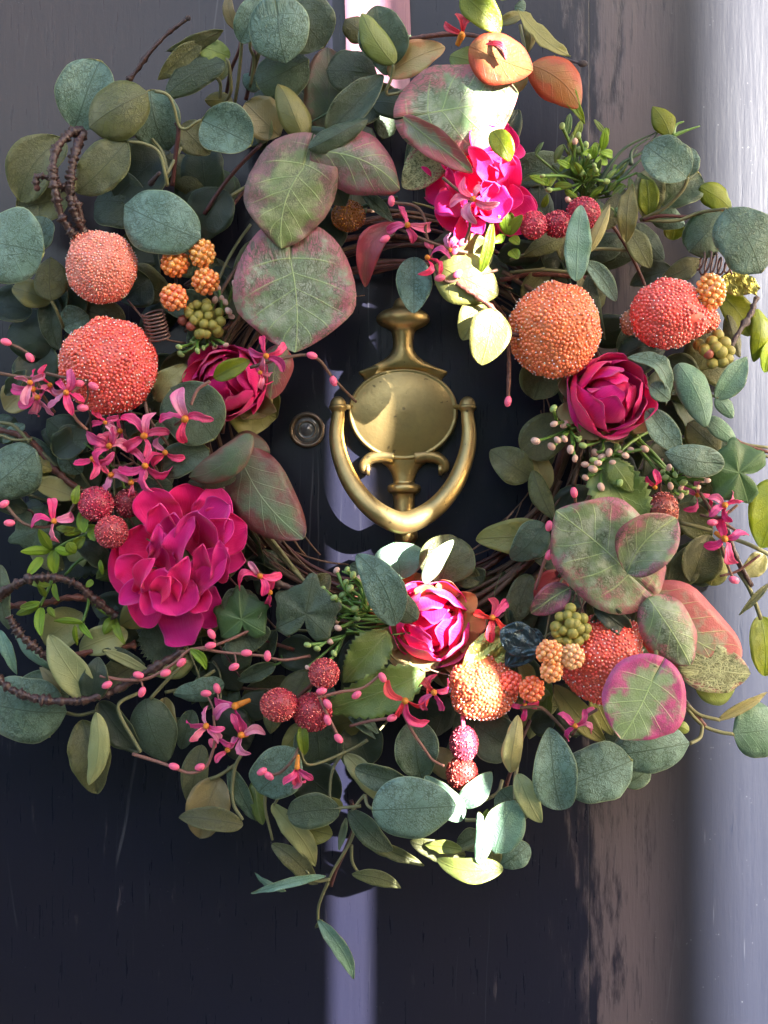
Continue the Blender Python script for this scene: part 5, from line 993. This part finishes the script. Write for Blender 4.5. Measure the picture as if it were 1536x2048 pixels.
# ---------------------------------------------------------------- peonies
PL = [(365, 1185, 388, 1290, 122, 6.2, 7.0, .35, .12), (400, 1165, 432, 1256, 78, 5.6, 6.2, .4, .1), (425, 1110, 490, 1122, 66, 5.4, 6.0, .5, .1), (325, 1180, 280, 1255, 84, 5.8, 6.6, .5, .1), (330, 1120, 222, 1165, 130, 6, 6.6, .35, .15), (330, 1100, 238, 1082, 100, 6.2, 6.8, .4, .15),
      (345, 1070, 292, 972, 104, 6.6, 7.6, .45, .18), (370, 1045, 372, 962, 104, 6, 6.8, .4, .2), (400, 1060, 440, 978, 96, 6, 7, .4, .2), (415, 1085, 494, 1052, 120, 6.4, 7.4, .4, .2), (400, 1100, 470, 1010, 100, 6.8, 8.0, .45, .2),
      (350, 1080, 322, 1002, 76, 7.6, 9.0, .7, .25), (318, 1180, 238, 1210, 62, 7.0, 8.2, .8, .3), (300, 1150, 232, 1118, 80, 7.2, 8.0, .5, .2), (410, 1110, 400, 1004, 104, 7.4, 9.6, .8, .3), (425, 1085, 462, 1040, 70, 7.8, 9.2, .6, .3),
      (355, 1090, 348, 1026, 64, 8, 9.4, .7, .2), (385, 1085, 385, 1020, 50, 8, 9.2, .8, .2), (332, 1145, 326, 1068, 72, 8, 9.3, .7, .15), (395, 1195, 452, 1098, 76, 8.0, 9.8, .7, .2), (372, 1160, 384, 1036, 54, 8.6, 10.4, .6, .25), (410, 1150, 410, 1078, 44, 8.6, 10.2, .9, .3),
      (298, 1118, 318, 1050, 28, 9.2, 10.6, .8, .3), (430, 1165, 440, 1088, 46, 8.6, 10.2, .8, .3), (345, 1185, 330, 1138, 100, 8.2, 9.8, .5, .35), (280, 1180, 302, 1118, 44, 8.6, 10.2, .8, .2), (350, 1150, 352, 1232, 118, 8.6, 9.2, .5, .1), (300, 1165, 292, 1228, 56, 8.4, 9.2, .8, .25), (390, 1170, 418, 1222, 70, 8.4, 8.8, .6, .2), (360, 1175, 372, 1120, 52, 9.2, 10.6, .9, .4), (322, 1195, 342, 1152, 50, 9.2, 10.4, .9, .4)]
def open_peony(cx, cy, k_, rot, dh, lab, seed):
    g = empty('peony', WR, P(cx, cy, .08), label=lab); rr = random.Random(seed); ca, sa = math.cos(rot)*k_, math.sin(rot)*k_
    f = lambda x, y: (cx+(x-360)*ca-(y-1118)*sa, cy+(x-360)*sa+(y-1118)*ca)
    for i, (bx, by, tx, ty, w_, h0, h1, cup, hook) in enumerate(PL):
        (a, b_), (c_, e_) = f(bx, by), f(tx, ty); hb = 8.2+dh
        leaf(g, a, b_, c_, e_, w_*k_*1.10, hb+(h0-8.2)*k_-.8*k_, hb+(h1-8.2)*k_, mat='MG' if rr.random() < .72 else 'MGD', kind='spoon', name='petal', bow=rr.uniform(.10, .22), cup=cup*rr.uniform(.6, 1), hook=hook*rr.uniform(-.4, .8), curve=rr.uniform(-.08, .08), roll=rr.uniform(-22, 22), twist=rr.uniform(-25, 25), wav=rr.uniform(.04, .085), wf=rr.uniform(1.2, 2.4), nx=20, ny=16)
    return g
open_peony(360, 1118, 1.0, 0, 0, 'large open magenta peony with many ruffled petals', 3)
open_peony(956, 360, .84, -.6, .5, 'top peony half blown out by the sun', 8)
rosebud(1222, 790, 7.8, 84, (.25, -1, .15), 'crimson rose bud under the orange beaded fruit', (PETD, PET), 3, [(200, 1.25, PETS), (245, 1.2, PETS), (150, 1.2, PETS), (285, 1.15, PETS), (320, 1.1, PETS)], sx=1.0, sy=.92)
rosebud(866, 1250, 5.4, 84, (0, -1, .06), 'pink rose bud below the knocker, its right side in sun', (PET, PET), 8, [(20, 1.9, PETO), (55, 1.7, PETO), (-20, 1.9, PETO), (90, 1.5, PETO), (215, 1.8, PETS), (250, 1.8, PETS), (180, 1.4, PETS), (-60, 1.8, PETO)])
rosebud(452, 762, 6.5, 72, (-.1, -1, .1), 'magenta rose bud beside the large left fruit', (PET, PETD), 12, [(170, 1.4, PETS), (210, 1.5, PETS), (140, 1.2, PETS)], sx=1.08, sy=.95)
for lab, hb, rows in (('ruffled apricot and tan sepals round the lit rose bud', (868, 1250, 4.6), [(900, 1225, 952, 1192, 60, 'SO'), (905, 1250, 972, 1238, 66, 'SO'), (900, 1275, 962, 1290, 60, 'SO'), (880, 1300, 925, 1338, 60, 'SO'), (880, 1200, 905, 1160, 64, 'SO'), (850, 1200, 850, 1166, 60, 'SO'), (845, 1300, 850, 1345, 80, 'SS'), (820, 1285, 785, 1330, 74, 'SS'), (810, 1255, 762, 1290, 60, 'SS')]),
                      ('ruffled tan sepals round the right rose bud', (1222, 790, 6.2), [(1170, 780, 1112, 772, 60, 'SS'), (1165, 810, 1118, 838, 60, 'SS'), (1190, 835, 1165, 878, 66, 'SS'), (1225, 840, 1228, 884, 74, 'SS'), (1265, 830, 1290, 868, 60, 'SS'), (1180, 750, 1140, 722, 50, 'SS')])):
    g = sprig(hb[0], hb[1], hb[2], lab, 'sepals')
    for (x0, y0, x1, y1, w_, m_) in rows: leaf(g, x0, y0, x1, y1, w_, hb[2]+.4, hb[2]+.9, mat=m_, kind='spoon', name='sepal', bow=.1, cup=.3, wav=.09, wf=1.8, hook=R.uniform(-.1, .3), nx=16, ny=12)
g = sprig(470, 740, 8, name='loose_leaf')
leaf(g, 428, 756, 500, 722, 36, 9.5, 9.5, 'YB', ov, props=dict(label='small olive yellow leaf lying over the rose bud')); leaf(g, 985, 262, 1020, 322, 44, 12.5, 12.6, 'YB', ov)
leaf(g, 310, 800, 372, 730, 46, 6, 6.5, 'YP', ov, wav=.05)

# ---------------------------------------------------------------- pink blossom twigs
def btwig(lab, pts, buds=(), r=3.2, mat=TWIG, fl=(), r2=None, extra=(), **kw):
    x, y, h = pts[0]; g = empty('blossom_twig', WR, P(x, y, h/100), label=lab)
    stem('twig', pts, r, mat, g, r2=r2 or r*.8, knob=.15, n=8, **kw)
    for e in extra: stem('twig', e, r*.85, mat, g, knob=.15, n=8)
    paths = [catmull([tuple(q) for q in p_], 8) for p_ in [pts]+list(extra)]
    for b in buds:
        bh = b[2] if len(b) > 3 else h+.3; nr = min((q for p_ in paths for q in p_), key=lambda q: math.hypot(q[0]-b[0], q[1]-b[1])); dd = math.hypot(nr[0]-b[0], nr[1]-b[1])
        if dd > 7: stem('pedicel', [(nr[0], nr[1], nr[2]), ((nr[0]+b[0])/2+dd*.12, (nr[1]+b[1])/2+dd*.1, (nr[2]+bh)/2), (b[0], b[1], bh)], 1.7, mat, g, n=4, seg=6)
    for b in buds: ball('bud', g, b[0], b[1], b[2] if len(b) > 3 else h+.3, 7.5, BUDPK, 2, (1.55, 1, 1), rot=b[-1])
    for f in fl: flower(WR, *f[0], **f[1]) if False else flower_sub(g, *f[0], **f[1])
    return g
def flower_sub(g, x, y, h, size, rot, n=4, mat='PK', wd=.52, spread=360, tube=None):
    """a blossom straight under the twig: its petals are pieces of the twig."""
    rr = random.Random(int(x*7+y))
    for i in range(n):
        a = math.radians(rot+spread*i/n+rr.uniform(-14, 14)); L = size*rr.uniform(.8, 1.15)
        leaf(g, x+4*math.cos(a), y-4*math.sin(a), x+L*math.cos(a), y-L*math.sin(a), L*wd*rr.uniform(.85, 1.15), h, h+rr.uniform(-1.0, .6), mat=mat if rr.random() < .7 else ('PKL' if mat == 'PK' else 'PK'), kind='petal', name='petal', bow=rr.uniform(.08, .24), cup=rr.uniform(.3, .8), curve=rr.uniform(-.3, .3), roll=rr.uniform(-55, 55), twist=rr.uniform(-90, 90), nx=12, ny=6, wav=.03, hook=rr.uniform(-.55, .2))
    ball('centre', g, x, y, h+.25, size*.14, CENT, 2, (1, 1.4, 1))
    if tube: stem('tube', [(x, y, h), (tube[0], tube[1], h-.5)], size*.13, CENT, g, r2=size*.08)
def F_(x, y, h, size, rot, n=4, mat='PK', **kw): return ((x, y, h, size, rot, n, mat), kw)
btwig('blossom twig at the left edge below the big fruit', [(-10, 745, 9), (30, 752, 9), (70, 760, 9.3), (85, 790, 9), (110, 825, 8)], [(12, 684, -20), (60, 715, -50), (165, 815, 0)], fl=[F_(66, 778, 9.2, 44, 80, 4), F_(60, 765, 9.6, 40, 30, 3, 'PKL'), F_(100, 770, 9, 38, 230, 3), F_(75, 795, 9.2, 46, 200, 3, spread=160)], extra=[[(-10, 683, 9), (30, 692, 9), (70, 715, 9)], [(92, 746, 10), (130, 755, 10.2), (180, 762, 10.2)]])
btwig('curling blossom twig crossing the big fruit', [(180, 762, 10), (155, 775, 10.3), (140, 800, 10), (150, 835, 9.5), (175, 860, 9)], [(187, 772, 10.5, -30), (158, 767, -0), (166, 816, 0)], fl=[F_(132, 785, 10.3, 44, 60, 5, 'PK', tube=(132, 812)), F_(210, 845, 9, 34, 20, 4, 'PK')], mat=TWIGP)
btwig('blossoms in the hollow between big fruit and peony', [(290, 805, 8), (300, 840, 8.4), (330, 880, 8.2), (340, 895, 8)], [(197, 880, 60), (215, 870, 10), (205, 875, -30)], fl=[F_(288, 872, 8.8, 52, 10, 5, 'PK', spread=330), F_(290, 932, 8.8, 50, 60, 5), F_(218, 892, 8.6, 46, -20, 4), F_(186, 918, 8.4, 48, 10, 4), F_(240, 862, 8.2, 40, 40, 4, 'PKL'), F_(222, 950, 8.0, 44, 250, 3), F_(262, 965, 8.2, 44, 280, 3, 'PKL'), F_(330, 905, 8.2, 42, 100, 3)], extra=[[(330, 870, 8), (350, 850, 8.4), (368, 838, 8.8)], [(225, 930, 7), (245, 932, 7.4), (270, 925, 7.4)]])
g_ = btwig('coral blossom on a bent twig over the round dark leaf', [(420, 762, 9.5), (395, 780, 9.5), (382, 810, 9.6)], [], fl=[F_(370, 838, 10, 56, 85, 4, 'PK', tube=(368, 848))], mat=TWIGP)
btwig('blossom twig reaching over the knocker plate', [(500, 735, 9.5), (560, 718, 9.5), (610, 710, 9), (640, 722, 8.5), (665, 755, 7.5), (712, 804, 5.5)], [(624, 711, 9.2, -15), (667, 762, 7.6, -70)], fl=[F_(532, 712, 10, 44, 20, 5), F_(520, 745, 9.5, 34, 260, 3, spread=120)], mat=TWIG)
btwig('pink blossom at the far left beside ruby berries', [(10, 1008, 9), (28, 1030, 9), (50, 1048, 9), (92, 1054, 9), (130, 1035, 8.6), (148, 1010, 8.2)], [(8, 1008, 9.1, 30), (19, 1046, 9.1, 0)], fl=[F_(108, 1042, 9.3, 44, 20, 4, 'PKL', spread=330)], extra=[[(148, 1010, 8), (150, 985, 7.6), (180, 978, 7)]])
leaf(g_, 150, 1008, 155, 970, 18, 9, 9, 'BX', ov)
btwig('long twig with pink buds along the lower left', [(200, 1352, 8.5), (250, 1360, 8.6), (300, 1355, 8.6), (350, 1325, 8.6), (385, 1298, 8.4), (450, 1305, 8.2), (530, 1312, 8)], [(214, 1370, 25), (277, 1350, -15), (284, 1384, 65), (331, 1346, 20), (363, 1325, 40), (421, 1291, 10), (423, 1268, -60), (468, 1334, 25), (493, 1306, 0), (535, 1312, 90)], mat=TWIGP, extra=[[(385, 1298, 8.2), (430, 1290, 8), (480, 1270, 7.5), (520, 1250, 7)], [(535, 1315, 8), (570, 1320, 8), (620, 1312, 7)]])
leaf(g_, 380, 1298, 412, 1340, 20, 9, 9, 'BX', la, curve=-.15)
btwig('blossoms hanging at the lower left with a hooked twig', [(265, 1508, 7.5), (305, 1520, 7.7), (340, 1532, 8), (380, 1546, 8.2), (410, 1535, 8.4), (425, 1505, 8.6), (430, 1470, 8.6), (427, 1430, 8.5)], [(348, 1533, 8.3, -15), (400, 1534, 8.4, 20), (412, 1387, 0), (434, 1377, -70), (425, 1487, -60)], fl=[F_(412, 1452, 9, 46, 150, 5), F_(482, 1470, 8.8, 50, 200, 4, tube=(495, 1470)), F_(470, 1412, 8.6, 54, 150, 3, spread=200, tube=(500, 1400)), F_(455, 1500, 8.6, 40, 230, 2)], mat=TWIGP)
btwig('pink blossom hanging under a teal leaf at the bottom', [(535, 1550, 9.3), (560, 1545, 9.3), (585, 1520, 9.3), (597, 1495, 9)], [(524, 1543, 9.4, 30), (538, 1552, 9.4, -40)], fl=[F_(594, 1535, 9.6, 40, 225, 4, 'PK', spread=130, tube=(596, 1510))])
leaf(g_, 605, 1450, 610, 1510, 22, 9, 9, 'YB', ov)
btwig('buds and coral blossoms right of the lower berries', [(635, 1395, 9.6), (680, 1384, 9.4), (725, 1376, 9.2), (760, 1350, 9)], [(765, 1355, 9.4, -60), (713, 1390, 9.4, 35), (643, 1382, 9.8, 10), (655, 1408, 9.8, -50), (677, 1477, 9.6, -50), (784, 1436, 9.2, 20), (655, 1440, 9.8, -70)], fl=[F_(810, 1402, 9.4, 52, 120, 4, 'PKR'), F_(868, 1385, 9.6, 46, 20, 5, 'PKR'), F_(985, 1235, 8, 44, 40, 5, 'PKR')], mat=TWIGP, extra=[[(640, 1398, 9.6), (655, 1430, 9.6), (675, 1470, 9.5)], [(700, 1452, 8), (740, 1442, 8.6), (782, 1436, 9)], [(800, 1410, 9), (820, 1455, 9), (850, 1500, 9)], [(850, 1500, 9), (865, 1520, 9), (888, 1532, 8.8)]])
btwig('dark blossoms between peony and lower vine', [(485, 1150, 8), (530, 1158, 8), (580, 1175, 7.5), (640, 1195, 7)], [], r=7, mat=BARK, nodes=3, fl=[F_(520, 1152, 8.5, 44, 130, 4, spread=300), F_(540, 1185, 8, 40, 260, 2)])
btwig('blossoms and buds hanging above the knocker', [(850, 460, 9), (860, 500, 9), (868, 535, 9), (890, 562, 9), (920, 560, 9), (995, 540, 9)], [(880, 556, 9.2, 10), (915, 548, 9.2, 40), (783, 402, 9, 90), (770, 478, 9, 30), (858, 490, 9, -40), (910, 500, 9.2, 60), (925, 485, 9, 30)], fl=[F_(815, 450, 9.2, 44, 120, 4, spread=330), F_(855, 515, 9.4, 42, 240, 3, spread=180), F_(946, 398, 12.2, 46, 60, 5, 'PKL'), F_(900, 500, 9, 34, 20, 3, spread=120)], mat=TWIG, extra=[[(783, 405, 9), (830, 412, 9), (850, 440, 9), (850, 470, 9)], [(793, 455, 9), (850, 480, 9.3), (900, 498, 9.3), (935, 505, 9)], [(885, 355, 12), (915, 380, 12), (938, 395, 12)], [(938, 400, 12), (940, 450, 11), (930, 485, 10)]])
btwig('long knobbly twig dipping right of the knocker', [(912, 566, 9.4), (950, 590, 9.4), (990, 622, 9.3), (1012, 660, 9.1), (1018, 720, 8.8), (1016, 800, 8.6)], [(1016, 803, 8.7, 80)], r=5, mat=BARKR, extra=[[(1050, 672, 9.1), (1012, 667, 9.2), (984, 664, 9.3)]], nodes=5)
btwig('pink blossoms at the right edge', [(1400, 985, 6), (1430, 1030, 6), (1470, 1060, 6), (1490, 1070, 6)], [(1148, 985, 8, -80), (1098, 1052, 8, 80), (1468, 1160, 7, -20), (1425, 1045, 7, 0), (1098, 1110, 7.5, 70)], fl=[F_(1450, 1010, 7, 44, 10, 5), F_(1450, 1078, 7, 50, 20, 4, tube=(1430, 1065)), F_(1395, 990, 5, 36, 60, 4), F_(1310, 975, 7.6, 34, 80, 2, spread=90)], extra=[[(1153, 1020, 7), (1150, 995, 7.8), (1148, 985, 8)], [(1440, 1080, 6), (1455, 1130, 6), (1468, 1160, 6)], [(1400, 1030, 6), (1440, 1035, 6.5), (1475, 1010, 6.5)]])
btwig('pink blossom left of the pink edged heart leaf', [(1040, 1415, 9), (1080, 1415, 9), (1110, 1440, 9), (1140, 1475, 8.5)], [(1180, 1422, 9, 30)], fl=[F_(1150, 1452, 9.6, 38, 150, 4), F_(1050, 1410, 8.6, 30, 180, 4)], extra=[[(1145, 1470, 9), (1165, 1440, 9.2), (1195, 1418, 9.4)]])
# dark vines sweeping the lower left
g = empty('dark_vine', WR, P(100, 1300, .08), label='knobbly dark vines sweeping across the lower left')
for p in ([(-10, 1355, 8.5), (30, 1383, 8.8), (75, 1398, 8.8), (130, 1403, 8.6), (180, 1398, 8.4), (240, 1375, 8), (300, 1340, 7.6), (370, 1300, 7)], [(-10, 1200, 8), (20, 1175, 8.5), (60, 1158, 9), (110, 1155, 9), (155, 1170, 8.6), (190, 1200, 8), (230, 1230, 7)], [(18, 1232, 8), (35, 1262, 8), (70, 1295, 7.8), (110, 1325, 7.4), (160, 1340, 7)]):
    stem('twig', p, 6.5, BARK, g, knob=.6, n=14, nodes=3)
for p in ([(20, 1212, 6), (80, 1208, 6), (140, 1195, 6), (200, 1200, 5.5)], [(0, 860, 5), (60, 880, 5), (110, 940, 5), (160, 980, 5)], [(150, 1310, 6), (200, 1300, 6), (270, 1290, 5)]): stem('twig', p, 6, BARKR, g, knob=.4, n=8, nodes=4)
